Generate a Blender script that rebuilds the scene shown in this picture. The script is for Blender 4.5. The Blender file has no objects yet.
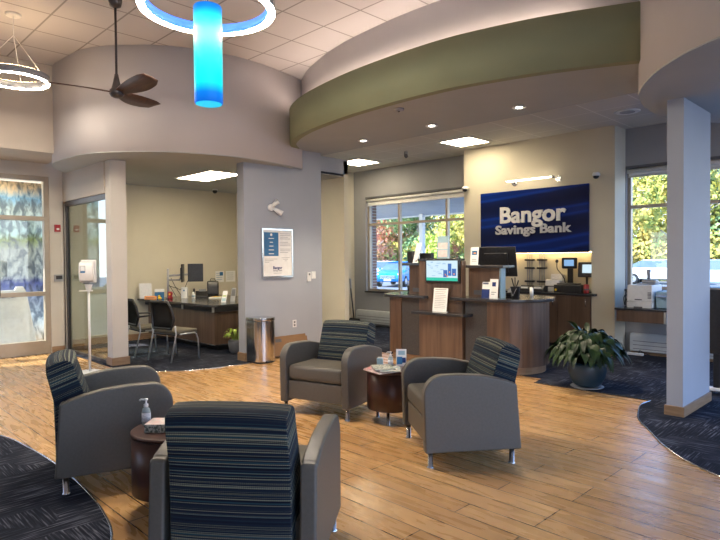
import bpy, bmesh, math, random
from mathutils import Vector, Matrix
PI = math.pi
C = bpy.context.scene.collection
sc = bpy.context.scene
random.seed(7)

# ------------------------------------------------------------------ camera
cam_d = bpy.data.cameras.new('camera'); cam = bpy.data.objects.new('camera', cam_d); C.objects.link(cam)
cam_d.sensor_width = 36; cam_d.lens = 578.8/720*36; cam_d.clip_start = .05; cam_d.clip_end = 400
def _axes():
    yaw, pit, rol = math.radians(-45.334), math.radians(1.134), math.radians(-.448)
    R = Vector((1, 0, 0)); F = Vector((0, math.cos(pit), -math.sin(pit))); U = Vector((0, math.sin(pit), math.cos(pit)))
    R2 = math.cos(rol)*R + math.sin(rol)*U; U2 = -math.sin(rol)*R + math.cos(rol)*U
    B = Matrix(((math.cos(yaw), math.sin(yaw), 0), (-math.sin(yaw), math.cos(yaw), 0), (0, 0, 1)))
    return B@R2, B@F, B@U2
_r, _f, _u = _axes()
cam.matrix_world = Matrix(((_r.x, _u.x, -_f.x, 0), (_r.y, _u.y, -_f.y, 0), (_r.z, _u.z, -_f.z, 1.55), (0, 0, 0, 1)))
sc.camera = cam
sc.view_settings.view_transform = 'Standard'; sc.view_settings.look = 'None'
sc.view_settings.gamma = 1; sc.view_settings.use_curve_mapping = False
sc.view_settings.exposure = 0.8

# ------------------------------------------------------------------ sky, sun
w = bpy.data.worlds.new('sky'); sc.world = w; w.use_nodes = True
nt = w.node_tree; bg = nt.nodes['Background']
tc = nt.nodes.new('ShaderNodeTexCoord'); sx = nt.nodes.new('ShaderNodeSeparateXYZ'); cr = nt.nodes.new('ShaderNodeValToRGB')
nt.links.new(tc.outputs['Generated'], sx.inputs[0]); nt.links.new(sx.outputs['Z'], cr.inputs[0]); nt.links.new(cr.outputs[0], bg.inputs[0])
cr.color_ramp.elements[0].position = 0.0; cr.color_ramp.elements[0].color = (.90, .95, 1, 1)
cr.color_ramp.elements[1].position = .45; cr.color_ramp.elements[1].color = (.10, .34, .95, 1)
bg.inputs[1].default_value = 2.9
sd = bpy.data.lights.new('sun', 'SUN'); sun = bpy.data.objects.new('sun', sd); C.objects.link(sun)
sd.energy = 8.0; sd.color = (1, .93, .82); sd.angle = .01
sun.rotation_euler = (math.radians(52), 0, math.radians(-28))      # shines away from the camera, onto the trees

def area(name, loc, size, power, col, rot=(0, 0, 0), sizey=None):
    d = bpy.data.lights.new(name, 'AREA'); o = bpy.data.objects.new(name, d); C.objects.link(o)
    d.energy = power; d.color = col; d.size = size
    if sizey: d.shape = 'RECTANGLE'; d.size_y = sizey
    o.location = loc; o.rotation_euler = rot
    return o
PANEL_E, RING_E, DOWN_W, COVE_W = 17.0, 130.0, 120.0, 40.0

# ------------------------------------------------------------------ materials
M = {}
def mat(name, col=(.5, .5, .5), rough=.5, metal=0, spec=.5, emit=None, es=1):
    m = bpy.data.materials.new(name); m.use_nodes = True; b = m.node_tree.nodes['Principled BSDF']
    b.inputs['Base Color'].default_value = (*col, 1); b.inputs['Roughness'].default_value = rough
    b.inputs['Metallic'].default_value = metal; b.inputs['Specular IOR Level'].default_value = spec
    if emit: b.inputs['Emission Color'].default_value = (*emit, 1); b.inputs['Emission Strength'].default_value = es
    M[name] = m; return m
def nodes(m): return m.node_tree.nodes, m.node_tree.links, m.node_tree.nodes['Principled BSDF']
def ramp(ns, stops, interp='LINEAR'):
    r = ns.new('ShaderNodeValToRGB'); r.color_ramp.interpolation = interp
    e = r.color_ramp.elements
    while len(e) < len(stops): e.new(.5)
    for i, (p, c) in enumerate(stops): e[i].position = p; e[i].color = (*c, 1)
    return r
def coord(ns, ls, scale=(1, 1, 1), loc=(0, 0, 0), rot=(0, 0, 0), out='Object'):
    t = ns.new('ShaderNodeTexCoord'); mp = ns.new('ShaderNodeMapping')
    mp.inputs['Scale'].default_value = scale; mp.inputs['Location'].default_value = loc; mp.inputs['Rotation'].default_value = rot
    ls.new(t.outputs[out], mp.inputs[0]); return mp
def noisy(name, c1, c2, scale=4, rough=.6, detail=4, vscale=(1, 1, 1), bump=0, metal=0, spec=.5, p=(.35, .65)):
    m = mat(name, c1, rough, metal, spec); ns, ls, b = nodes(m)
    mp = coord(ns, ls, vscale); n = ns.new('ShaderNodeTexNoise'); n.inputs['Scale'].default_value = scale; n.inputs['Detail'].default_value = detail
    ls.new(mp.outputs[0], n.inputs[0]); r = ramp(ns, [(p[0], c1), (p[1], c2)]); ls.new(n.outputs['Fac'], r.inputs[0]); ls.new(r.outputs[0], b.inputs['Base Color'])
    if bump:
        bp = ns.new('ShaderNodeBump'); bp.inputs['Strength'].default_value = bump; bp.inputs['Distance'].default_value = .002
        ls.new(n.outputs['Fac'], bp.inputs['Height']); ls.new(bp.outputs[0], b.inputs['Normal'])
    return m
noisy('paint_grey', (.35, .37, .41), (.37, .39, .43), 2, .75)
noisy('paint_cream', (.58, .53, .42), (.61, .56, .44), 2, .8)
noisy('paint_white', (.56, .52, .46), (.59, .55, .49), 2, .75)
noisy('paint_beige', (.47, .42, .36), (.50, .44, .38), 2, .75)
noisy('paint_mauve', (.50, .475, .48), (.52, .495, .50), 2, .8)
noisy('chair_metal', (.42, .43, .45), (.48, .49, .51), 20, .35, metal=.5)
noisy('paint_slate', (.29, .29, .30), (.31, .31, .32), 2, .75)
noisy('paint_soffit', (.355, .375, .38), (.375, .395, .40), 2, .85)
noisy('paint_olive', (.235, .25, .15), (.25, .265, .16), 2, .8)
noisy('leather', (.098, .088, .072), (.110, .099, .082), 60, .42, bump=.15)
noisy('laminate', (.150, .090, .058), (.095, .055, .035), 3, .38, 6, (6, 6, .35))
noisy('laminate_red', (.070, .026, .018), (.045, .018, .013), 3, .35, 6, (6, 6, .35))
noisy('laminate_light', (.20, .125, .080), (.13, .078, .050), 3, .38, 6, (6, 6, .35))
noisy('felt', (.055, .052, .052), (.085, .08, .078), 90, .95)
noisy('counter_stone', (.02, .02, .023), (.045, .045, .05), 120, .16)
noisy('desk_stone', (.03, .03, .033), (.07, .07, .072), 90, .14)
noisy('oak_trim', (.33, .21, .12), (.26, .155, .08), 4, .45, 5, (1, 1, 12))
noisy('plastic_black', (.012, .012, .014), (.02, .02, .022), 30, .35)
noisy('plastic_white', (.72, .71, .69), (.77, .76, .74), 20, .4)
noisy('plastic_grey', (.30, .30, .31), (.34, .34, .35), 20, .4)
noisy('paper', (.78, .77, .74), (.84, .83, .80), 14, .7)
noisy('paper_grey', (.58, .58, .60), (.80, .79, .78), 60, .7, vscale=(1, 1, 3), p=(.45, .6))
noisy('paper_sign', (.50, .50, .53), (.54, .54, .57), 14, .6)
noisy('navy', (.005, .02, .12), (.01, .03, .16), 10, .4)
noisy('teal_blue', (.03, .14, .30), (.04, .17, .36), 10, .5)
noisy('light_blue', (.30, .45, .52), (.33, .48, .56), 10, .5)
noisy('red', (.33, .012, .015), (.37, .016, .02), 10, .35)
noisy('yellow', (.85, .55, .02), (.9, .6, .03), 10, .4)
noisy('orange', (.75, .30, .08), (.7, .26, .06), 10, .5)
noisy('cardboard', (.26, .15, .075), (.23, .13, .065), 8, .8, vscale=(1, 1, 6))
noisy('alu', (.50, .47, .42), (.53, .50, .45), 8, .38, metal=.6)
noisy('alu_warm', (.40, .33, .25), (.43, .36, .28), 8, .4, metal=.35)
noisy('chrome', (.62, .62, .63), (.68, .68, .69), 8, .18, metal=1)
noisy('steel', (.60, .58, .55), (.50, .48, .46), 4, .14, metal=1, vscale=(9, 9, .2))
noisy('fan_wood', (.085, .035, .022), (.05, .02, .013), 4, .45, 5, (2, 12, 12))
noisy('bronze', (.07, .06, .06), (.09, .08, .08), 10, .4, metal=.6)
noisy('mesh_black', (.012, .012, .013), (.03, .03, .03), 150, .8)
noisy('seat_olive', (.14, .12, .085), (.16, .14, .10), 60, .85)
noisy('leaf_dark', (.006, .018, .006), (.020, .046, .013), 9, .42, spec=.35)
noisy('leaf_lime', (.22, .34, .03), (.35, .48, .06), 9, .4)
noisy('pot_blue', (.018, .045, .075), (.026, .06, .095), 6, .35)
noisy('pot_grey', (.10, .10, .11), (.13, .13, .14), 6, .5)
noisy('soil', (.02, .012, .008), (.04, .025, .015), 40, .95)
noisy('heater', (.50, .52, .53), (.53, .55, .56), 10, .45)
noisy('gel', (.36, .40, .37), (.46, .50, .46), 12, .1)
noisy('asphalt', (.16, .16, .17), (.22, .22, .22), 6, .9)
noisy('bark', (.55, .50, .45), (.30, .25, .20), 4, .9, vscale=(3, 3, .6))
noisy('car_blue', (.012, .22, .62), (.014, .24, .66), 5, .22)
noisy('car_white', (.72, .74, .76), (.76, .78, .80), 5, .22)
noisy('car_silver', (.30, .42, .55), (.33, .45, .58), 5, .22)
noisy('car_glass', (.10, .15, .19), (.13, .18, .22), 3, .25, spec=.3)
noisy('tyre', (.015, .015, .015), (.025, .025, .025), 30, .8)
noisy('grass', (.16, .24, .04), (.28, .32, .06), 3, .95)
noisy('mag_a', (.10, .13, .10), (.55, .55, .48), 55, .35, 2, p=(.42, .55))
noisy('mag_b', (.70, .66, .64), (.80, .55, .52), 20, .3, 3)
noisy('mag_c', (.10, .30, .38), (.70, .60, .50), 26, .3, 3)
noisy('mag_d', (.55, .07, .06), (.75, .72, .70), 18, .3, 3)
noisy('vent_dark', (.10, .10, .11), (.12, .12, .13), 20, .6)
noisy('slat_wood', (.55, .32, .14), (.40, .22, .09), 3, .5, 5, (1, 14, 1))
noisy('canopy', (.42, .44, .45), (.46, .48, .49), 3, .7)

def brick_mat(name, c1, c2, cm, bw, rh, mortar, off=.5, loc=(0, 0, 0), rough=.5, rot=(0, 0, 0), freq=2, sq=1):
    m = mat(name, c1, rough); ns, ls, b = nodes(m); mp = coord(ns, ls, (1, 1, 1), loc, rot)
    br = ns.new('ShaderNodeTexBrick'); br.inputs['Scale'].default_value = 1; br.inputs['Brick Width'].default_value = bw
    br.inputs['Row Height'].default_value = rh; br.inputs['Mortar Size'].default_value = mortar; br.inputs['Mortar Smooth'].default_value = .15
    br.offset = off; br.offset_frequency = freq; br.squash = sq
    for k, c in (('Color1', c1), ('Color2', c2), ('Mortar', cm)): br.inputs[k].default_value = (*c, 1)
    ls.new(mp.outputs[0], br.inputs[0]); ls.new(br.outputs['Color'], b.inputs['Base Color'])
    return m, br, mp
# plank floor: planks run along X
m, br, mp = brick_mat('floor_wood', (.44, .24, .09), (.585, .345, .14), (.030, .015, .008), 1.30, .1615, .0038, .34, (.35, .045, 0), .26, freq=3)
ns, ls, b = nodes(m)
g = coord(ns, ls, (2.2, 16, 1)); n = ns.new('ShaderNodeTexNoise'); n.inputs['Scale'].default_value = 1; n.inputs['Detail'].default_value = 6; n.inputs['Distortion'].default_value = 1.2
ls.new(g.outputs[0], n.inputs[0]); r = ramp(ns, [(.3, (.88, .86, .83)), (.5, (1, 1, 1)), (.72, (1.06, 1.065, 1.07))]); ls.new(n.outputs['Fac'], r.inputs[0])
mx = ns.new('ShaderNodeMix'); mx.data_type = 'RGBA'; mx.blend_type = 'MULTIPLY'; mx.inputs[0].default_value = 1
ls.new(br.outputs['Color'], mx.inputs[6]); ls.new(r.outputs[0], mx.inputs[7]); ls.new(mx.outputs[2], b.inputs['Base Color'])
bp = ns.new('ShaderNodeBump'); bp.inputs['Strength'].default_value = .25; bp.inputs['Distance'].default_value = .002; bp.invert = True
ls.new(br.outputs['Fac'], bp.inputs['Height']); ls.new(bp.outputs[0], b.inputs['Normal'])
rr = ramp(ns, [(.3, (.22,)*3), (.7, (.34,)*3)]); ls.new(n.outputs['Fac'], rr.inputs[0]); ls.new(rr.outputs[0], b.inputs['Roughness'])
# ceiling tiles
m, br, _ = brick_mat('tiles_high', (.57, .545, .55), (.59, .565, .57), (.30, .28, .28), .65, .64, .012, 0, (7.45, -2.27, 0), .9)
m, br, _ = brick_mat('tiles_low', (.52, .50, .46), (.54, .52, .48), (.68, .66, .62), .67, .67, .010, 0, (4.83, -8.08, 0), .9)
brick_mat('brick', (.30, .16, .12), (.22, .12, .10), (.45, .43, .40), .21, .075, .010, .5, rough=.9, rot=(PI/2, 0, 0))
# carpet: dark navy with broken light dashes in two directions
m = mat('carpet', (.01, .012, .02), .95, spec=.15); ns, ls, b = nodes(m)
def streak(sc_, rot):
    mp = coord(ns, ls, sc_, rot=rot); n = ns.new('ShaderNodeTexNoise'); n.inputs['Scale'].default_value = 1; n.inputs['Detail'].default_value = 3
    ls.new(mp.outputs[0], n.inputs[0]); return n
n1 = streak((4, 75, 1), (0, 0, 0)); n2 = streak((75, 4, 1), (0, 0, 0))
vn = ns.new('ShaderNodeTexVoronoi'); vn.inputs['Scale'].default_value = 3.8; vn.distance = 'CHEBYCHEV'; mp = coord(ns, ls, (1, .8, 1)); ls.new(mp.outputs[0], vn.inputs['Vector']); vo = ns.new('ShaderNodeMath'); vo.operation = 'GREATER_THAN'; vo.inputs[1].default_value = .5; vs_ = ns.new('ShaderNodeSeparateColor'); ls.new(vn.outputs['Color'], vs_.inputs[0]); ls.new(vs_.outputs[0], vo.inputs[0])
n3 = streak((3, 3, 1), (0, 0, 0))
mxc = ns.new('ShaderNodeMix'); ls.new(vo.outputs[0], mxc.inputs[0]); ls.new(n1.outputs['Fac'], mxc.inputs[2]); ls.new(n2.outputs['Fac'], mxc.inputs[3])
ad = ns.new('ShaderNodeMath'); ad.operation = 'MULTIPLY_ADD'; ls.new(n3.outputs['Fac'], ad.inputs[0]); ad.inputs[1].default_value = .35; ls.new(mxc.outputs[0], ad.inputs[2])
r = ramp(ns, [(.60, (.010, .012, .020)), (.73, (.022, .026, .040)), (.82, (.085, .092, .12)), (.92, (.16, .165, .19))]); ls.new(ad.outputs[0], r.inputs[0]); ls.new(r.outputs[0], b.inputs['Base Color'])
# striped upholstery, driven by the UV map: v runs along the stripes' stacking direction
m = mat('stripe', (.02, .03, .06), .8, spec=.25); ns, ls, b = nodes(m)
uv = ns.new('ShaderNodeUVMap'); uv.uv_map = 'UVMap'; sp = ns.new('ShaderNodeSeparateXYZ'); ls.new(uv.outputs[0], sp.inputs[0])
def tex1(scale, seed):
    cb = ns.new('ShaderNodeCombineXYZ'); ml = ns.new('ShaderNodeMath'); ml.operation = 'MULTIPLY'; ml.inputs[1].default_value = scale
    ls.new(sp.outputs['Y'], ml.inputs[0]); ls.new(ml.outputs[0], cb.inputs['Y']); cb.inputs['X'].default_value = seed
    n = ns.new('ShaderNodeTexNoise'); n.inputs['Scale'].default_value = 1; n.inputs['Detail'].default_value = 1; ls.new(cb.outputs[0], n.inputs[0]); return n
a1 = tex1(95, 3.1); base = ramp(ns, [(.36, (.002, .003, .009)), (.46, (.004, .010, .024)), (.56, (.009, .015, .026)), (.66, (.014, .050, .068))]); ls.new(a1.outputs['Fac'], base.inputs[0])
a2 = tex1(210, 9.4); lin = ramp(ns, [(.585, (0,)*3), (.605, (1,)*3)]); ls.new(a2.outputs['Fac'], lin.inputs[0])
wv = ns.new('ShaderNodeMath'); wv.operation = 'MULTIPLY'; wv.inputs[1].default_value = 700; ls.new(sp.outputs['X'], wv.inputs[0])
sn = ns.new('ShaderNodeMath'); sn.operation = 'SINE'; ls.new(wv.outputs[0], sn.inputs[0])
dt = ramp(ns, [(.3, (.35,)*3), (.6, (1,)*3)]); ls.new(sn.outputs[0], dt.inputs[0])
ml = ns.new('ShaderNodeMath'); ml.operation = 'MULTIPLY'; ls.new(lin.outputs[0], ml.inputs[0]); ls.new(dt.outputs[0], ml.inputs[1])
mx = ns.new('ShaderNodeMix'); mx.data_type = 'RGBA'; ls.new(ml.outputs[0], mx.inputs[0]); ls.new(base.outputs[0], mx.inputs[6]); mx.inputs[7].default_value = (.30, .30, .20, 1)
ls.new(mx.outputs[2], b.inputs['Base Color'])
# glass
def glass(name, tint, fac=.0):
    m = bpy.data.materials.new(name); m.use_nodes = True; ns, ls = m.node_tree.nodes, m.node_tree.links
    for n in list(ns): ns.remove(n)
    o = ns.new('ShaderNodeOutputMaterial'); t = ns.new('ShaderNodeBsdfTransparent'); t.inputs[0].default_value = (*tint, 1)
    g = ns.new('ShaderNodeBsdfGlossy'); g.inputs['Roughness'].default_value = .01; f = ns.new('ShaderNodeFresnel'); ge = ns.new('ShaderNodeNewGeometry'); io = ns.new('ShaderNodeMix'); io.inputs[2].default_value = 1.5; io.inputs[3].default_value = 1/1.5
    ls.new(ge.outputs['Backfacing'], io.inputs[0]); ls.new(io.outputs[0], f.inputs[0])      # the same reflectance on both faces of the thin pane
    a = ns.new('ShaderNodeMath'); a.operation = 'ADD'; a.inputs[1].default_value = fac; ls.new(f.outputs[0], a.inputs[0])
    x = ns.new('ShaderNodeMixShader'); ls.new(a.outputs[0], x.inputs[0]); ls.new(t.outputs[0], x.inputs[1]); ls.new(g.outputs[0], x.inputs[2]); ls.new(x.outputs[0], o.inputs[0])
    M[name] = m
glass('glass', (.93, .97, .97)); glass('glass_partition', (.78, .84, .80), .10)
# light-giving materials
mat('light_white', (1, 1, 1), emit=(1, .84, .58), es=PANEL_E)
mat('light_ring', (1, 1, 1), emit=(1, .86, .68), es=RING_E)
mat('light_spot', (1, 1, 1), emit=(1, .92, .80), es=9)
mat('light_tube', (1, 1, 1), emit=(1, .84, .60), es=7)
mat('light_niche', (1, 1, 1), emit=(1, .74, .38), es=16)
mat('light_cove', (1, 1, 1), emit=(1, .78, .64), es=38)
mat('light_up', (1, 1, 1), emit=(1, .86, .80), es=12)
mat('light_up_warm', (1, 1, 1), emit=(1, .68, .38), es=22)
mat('screen_blue', (.02, .02, .02), emit=(.16, .30, .50), es=.9)
mat('screen_white', (.02, .02, .02), emit=(.42, .55, .62), es=.9)
mat('screen_green', (.02, .02, .02), emit=(.0, .36, .25), es=.9)
mat('screen_navy', (.02, .02, .02), emit=(.01, .10, .35), es=.8)
m = mat('ring_inner', (.10, .25, .9), .5, emit=(.04, .16, .95), es=1.0)
# the tall pendant glows cyan, deeper blue towards its ends
m = mat('pendant_glow', (.0, .02, .05), .4, spec=.2); ns, ls, b = nodes(m)
mp = coord(ns, ls, out='Generated'); sp_ = ns.new('ShaderNodeSeparateXYZ'); ls.new(mp.outputs[0], sp_.inputs[0])
r = ramp(ns, [(0, (.0, .08, .45)), (.09, (.0, .13, .55)), (.19, (.0, .56, .58)), (.86, (.0, .64, .60)), (.95, (.0, .18, .62)), (1, (.0, .09, .5))]); ls.new(sp_.outputs['Z'], r.inputs[0])
ls.new(r.outputs[0], b.inputs['Emission Color']); b.inputs['Emission Strength'].default_value = 1.0
mat('pendant_end', (.0, .05, .1), .4, emit=(.0, .38, .62), es=1.0)
# the river picture printed on the vestibule panel
m = mat('mural', (.5, .5, .5), .45); ns, ls, b = nodes(m)
mp = coord(ns, ls); s3 = ns.new('ShaderNodeSeparateXYZ'); ls.new(mp.outputs[0], s3.inputs[0])
mp2 = coord(ns, ls, (1, 4.5, 2.2), rot=(.5, 0, 0)); n = ns.new('ShaderNodeTexNoise'); n.inputs['Scale'].default_value = 2.4; n.inputs['Detail'].default_value = 10; n.inputs['Distortion'].default_value = .5; ls.new(mp2.outputs[0], n.inputs[0])
a = ns.new('ShaderNodeMath'); a.operation = 'MULTIPLY_ADD'; ls.new(n.outputs['Fac'], a.inputs[0]); a.inputs[1].default_value = .35; ls.new(s3.outputs['Z'], a.inputs[2])
rz = ramp(ns, [(.06, (.40, .26, .12)), (.20, (.55, .65, .75)), (.40, (.08, .10, .32)), (.44, (.35, .40, .42)), (.58, (.45, .50, .50)), (.635, (.25, .32, .08)), (.67, (.42, .62, .66)), (.80, (.65, .78, .85)), (.86, (.30, .62, .95)), (.92, (.85, .66, .45)), (1, (.70, .50, .33))])
dv = ns.new('ShaderNodeMath'); dv.operation = 'DIVIDE'; dv.inputs[1].default_value = 3.35; ls.new(a.outputs[0], dv.inputs[0]); ls.new(dv.outputs[0], rz.inputs[0])
r2 = ramp(ns, [(.40, (.22, .25, .32)), (.52, (.9, .9, .9)), (.62, (1.25, 1.2, 1.15))]); ls.new(n.outputs['Fac'], r2.inputs[0])
mx = ns.new('ShaderNodeMix'); mx.data_type = 'RGBA'; mx.blend_type = 'MULTIPLY'; mx.inputs[0].default_value = .9; ls.new(rz.outputs[0], mx.inputs[6]); ls.new(r2.outputs[0], mx.inputs[7]); ls.new(mx.outputs[2], b.inputs['Base Color'])
# sign board: navy with lighter blue wave bands
m = mat('sign_blue', (.002, .01, .08), .35, spec=.15); ns, ls, b = nodes(m)
mp = coord(ns, ls, (1.0, 1, 1.5), loc=(.3, 0, .2), rot=(0, .12, 0)); wv = ns.new('ShaderNodeTexWave'); wv.bands_direction = 'Z'; wv.inputs['Scale'].default_value = .40; wv.inputs['Distortion'].default_value = 5.0; wv.inputs['Detail'].default_value = 0; wv.inputs['Detail Scale'].default_value = .75; wv.inputs['Phase Offset'].default_value = 1.0
ls.new(mp.outputs[0], wv.inputs[0]); r = ramp(ns, [(.0, (.0008, .005, .045)), (.62, (.001, .009, .075)), (.86, (.0015, .028, .24)), (.97, (.001, .015, .13))]); ls.new(wv.outputs[1], r.inputs[0]); ls.new(r.outputs[0], b.inputs['Base Color'])
# foliage kinds
def foliage(name, cols, sc_=.8):
    m = mat(name, cols[0], .8, spec=.2); ns, ls, b = nodes(m); mp = coord(ns, ls)
    n = ns.new('ShaderNodeTexNoise'); n.inputs['Scale'].default_value = sc_; n.inputs['Detail'].default_value = 6; ls.new(mp.outputs[0], n.inputs[0])
    k = len(cols); r = ramp(ns, [(.34+.32*i/(k-1), c) for i, c in enumerate(cols)]); ls.new(n.outputs['Fac'], r.inputs[0]); ls.new(r.outputs[0], b.inputs['Base Color'])
foliage('fol_yellow', [(.16, .25, .06), (.50, .47, .11), (.85, .64, .18)])
foliage('fol_green', [(.07, .15, .08), (.20, .32, .12), (.42, .50, .22)])
foliage('fol_red', [(.20, .30, .07), (.72, .30, .20), (.80, .42, .30)])
foliage('fol_lime', [(.30, .42, .08), (.62, .68, .14), (.85, .82, .25)])

# ------------------------------------------------------------------ mesh helpers
def bm_(): return bmesh.new()
def box(bm, x0, x1, y0, y1, z0, z1, mi=0, mx=None):
    vs = [bm.verts.new(Vector(p)) for p in ((x0, y0, z0), (x1, y0, z0), (x1, y1, z0), (x0, y1, z0), (x0, y0, z1), (x1, y0, z1), (x1, y1, z1), (x0, y1, z1))]
    if mx is not None:
        for v in vs: v.co = mx@v.co
    for f in ((0, 3, 2, 1), (4, 5, 6, 7), (0, 1, 5, 4), (1, 2, 6, 5), (2, 3, 7, 6), (3, 0, 4, 7)):
        bm.faces.new([vs[i] for i in f]).material_index = mi
    return vs
def prism(bm, pts, z0, z1, mi=0, mx=None):
    """pts: counter-clockwise plan polygon"""
    a = [bm.verts.new(Vector((x, y, z0))) for x, y in pts]; b_ = [bm.verts.new(Vector((x, y, z1))) for x, y in pts]
    if mx is not None:
        for v in a+b_: v.co = mx@v.co
    n = len(pts); bm.faces.new(list(reversed(a))).material_index = mi; bm.faces.new(b_).material_index = mi
    for i in range(n):
        j = (i+1) % n; f = bm.faces.new((a[i], a[j], b_[j], b_[i])); f.material_index = mi
def xprism(bm, pts, x0, x1, mi=0, mx=None):
    """pts: (y, z) outline, extruded along x"""
    T = Matrix(((0, 0, 1, 0), (1, 0, 0, 0), (0, 1, 0, 0), (0, 0, 0, 1)))
    prism(bm, pts, x0, x1, mi, (mx@T) if mx is not None else T)
def tube(bm, pts, r, seg=10, mi=0, cap=True, r1=None):
    pts = [Vector(p) for p in pts]; rings = []; n = len(pts); up = None
    for i, p in enumerate(pts):
        d = (pts[min(i+1, n-1)]-pts[max(i-1, 0)]).normalized()
        if up is None: up = Vector((0, 0, 1)) if abs(d.z) < .9 else Vector((1, 0, 0))
        s = d.cross(up).normalized(); up = s.cross(d).normalized()
        rad = r if r1 is None else r+(r1-r)*i/(n-1)
        rings.append([bm.verts.new(p+rad*(math.cos(2*PI*k/seg)*s+math.sin(2*PI*k/seg)*up)) for k in range(seg)])
    for a, b_ in zip(rings, rings[1:]):
        for k in range(seg):
            f = bm.faces.new((a[k], b_[k], b_[(k+1) % seg], a[(k+1) % seg])); f.material_index = mi; f.smooth = True
    if cap:
        bm.faces.new(rings[0]).material_index = mi; bm.faces.new(list(reversed(rings[-1]))).material_index = mi
def lathe(bm, prof, c=(0, 0, 0), seg=24, mi=0, mx=None, sx_=1, sy_=1):
    rings = []
    for r, z in prof:
        rings.append([bm.verts.new(Vector((c[0]+sx_*r*math.cos(2*PI*k/seg), c[1]+sy_*r*math.sin(2*PI*k/seg), c[2]+z))) for k in range(seg)])
    if mx is not None:
        for rg in rings:
            for v in rg: v.co = mx@v.co
    for a, b_ in zip(rings, rings[1:]):
        for k in range(seg):
            f = bm.faces.new((a[k], a[(k+1) % seg], b_[(k+1) % seg], b_[k])); f.material_index = mi; f.smooth = True
    f = bm.faces.new(list(reversed(rings[0]))); f.material_index = mi; f = bm.faces.new(rings[-1]); f.material_index = mi
def ball(bm, c, r, mi=0, s=(1, 1, 1), seg=16):
    n = seg//2; prof = [(r*math.sin(PI*i/n)+1e-5, -r*math.cos(PI*i/n)) for i in range(n+1)]
    m_ = Matrix.Translation(c)@Matrix.Diagonal((*s, 1)); lathe(bm, prof, (0, 0, 0), seg, mi, m_)
def obj(name, bm, mats, parent=None, bevel=0, seg=2, loc=None, smooth=False, recalc=True):
    if recalc: bmesh.ops.recalc_face_normals(bm, faces=bm.faces)
    me = bpy.data.meshes.new(name); bm.to_mesh(me); bm.free()
    if isinstance(mats, str): mats = [mats]
    for m_ in mats: me.materials.append(M[m_])
    if smooth:
        for p in me.polygons: p.use_smooth = True
    o = bpy.data.objects.new(name, me); C.objects.link(o)
    if bevel:
        b_ = o.modifiers.new('bevel', 'BEVEL'); b_.width = bevel; b_.segments = seg; b_.limit_method = 'ANGLE'; b_.angle_limit = math.radians(35)
        for p in me.polygons: p.use_smooth = True
        w_ = o.modifiers.new('wn', 'WEIGHTED_NORMAL'); w_.keep_sharp = True
    if parent is not None: o.parent = parent
    if loc: o.location = loc
    return o
def tag(o, label, cat, group=None):
    o['label'] = label; o['category'] = cat
    if group: o['group'] = group
    return o
def thing(name, label, cat, loc=(0, 0, 0), rz=0, group=None):
    o = bpy.data.objects.new(name, None); C.objects.link(o); o.location = loc; o.rotation_euler = (0, 0, rz); o.empty_display_size = .1
    return tag(o, label, cat, group)
def struct(name, bm, mats, parent=None, **k):
    o = obj(name, bm, mats, parent, **k)
    if parent is None: o['kind'] = 'structure'
    return o
def sempty(name):
    o = bpy.data.objects.new(name, None); C.objects.link(o); o['kind'] = 'structure'; return o
def dup(root, loc, rz, label, group=None):
    r_ = root.copy(); C.objects.link(r_); r_.location = loc; r_.rotation_euler = (0, 0, rz); r_['label'] = label
    if group: r_['group'] = group
    for ch in list(root.children):
        c = ch.copy(); C.objects.link(c); c.parent = r_
        for g_ in ch.children:
            d = g_.copy(); C.objects.link(d); d.parent = c
    return r_
def fbox(name, dims, mats, parent=None, bevel=0, **k):
    bm = bm_(); box(bm, *dims); return obj(name, bm, mats, parent, bevel, **k)
def text(name, s, size, depth, mname, parent, mw, offset=0, align='CENTER', sxy=(1, 1)):
    cu = bpy.data.curves.new(name, 'FONT'); cu.body = s; cu.size = size; cu.extrude = depth; cu.offset = offset; cu.align_x = align; cu.resolution_u = 3
    t = bpy.data.objects.new(name, cu); C.objects.link(t); bpy.context.view_layer.update()
    me = bpy.data.meshes.new_from_object(t.evaluated_get(bpy.context.evaluated_depsgraph_get())); bpy.data.objects.remove(t)
    me.materials.clear(); me.materials.append(M[mname])
    me.transform(mw@Matrix.Diagonal((sxy[0], sxy[1], 1, 1)))
    o = bpy.data.objects.new(name, me); C.objects.link(o); o.parent = parent; return o
FACE_NY = lambda x, y, z: Matrix.Translation((x, y, z))@Matrix.Rotation(PI/2, 4, 'X')                      # text facing -Y
FACE_PX = lambda x, y, z: Matrix.Translation((x, y, z))@Matrix.Rotation(PI/2, 4, 'Z')@Matrix.Rotation(PI/2, 4, 'X')  # text facing +X
def spline(pts, n=6):
    out = []; P = [pts[0]]+list(pts)+[pts[-1]]
    for i in range(1, len(P)-2):
        for k in range(n):
            t = k/n; q = []
            for d in range(len(pts[0])):
                a, b_, c, e = P[i-1][d], P[i][d], P[i+1][d], P[i+2][d]
                q.append(.5*((2*b_)+(-a+c)*t+(2*a-5*b_+4*c-e)*t*t+(-a+3*b_-3*c+e)*t**3))
            out.append(tuple(q))
    out.append(tuple(pts[-1])); return out
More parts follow.
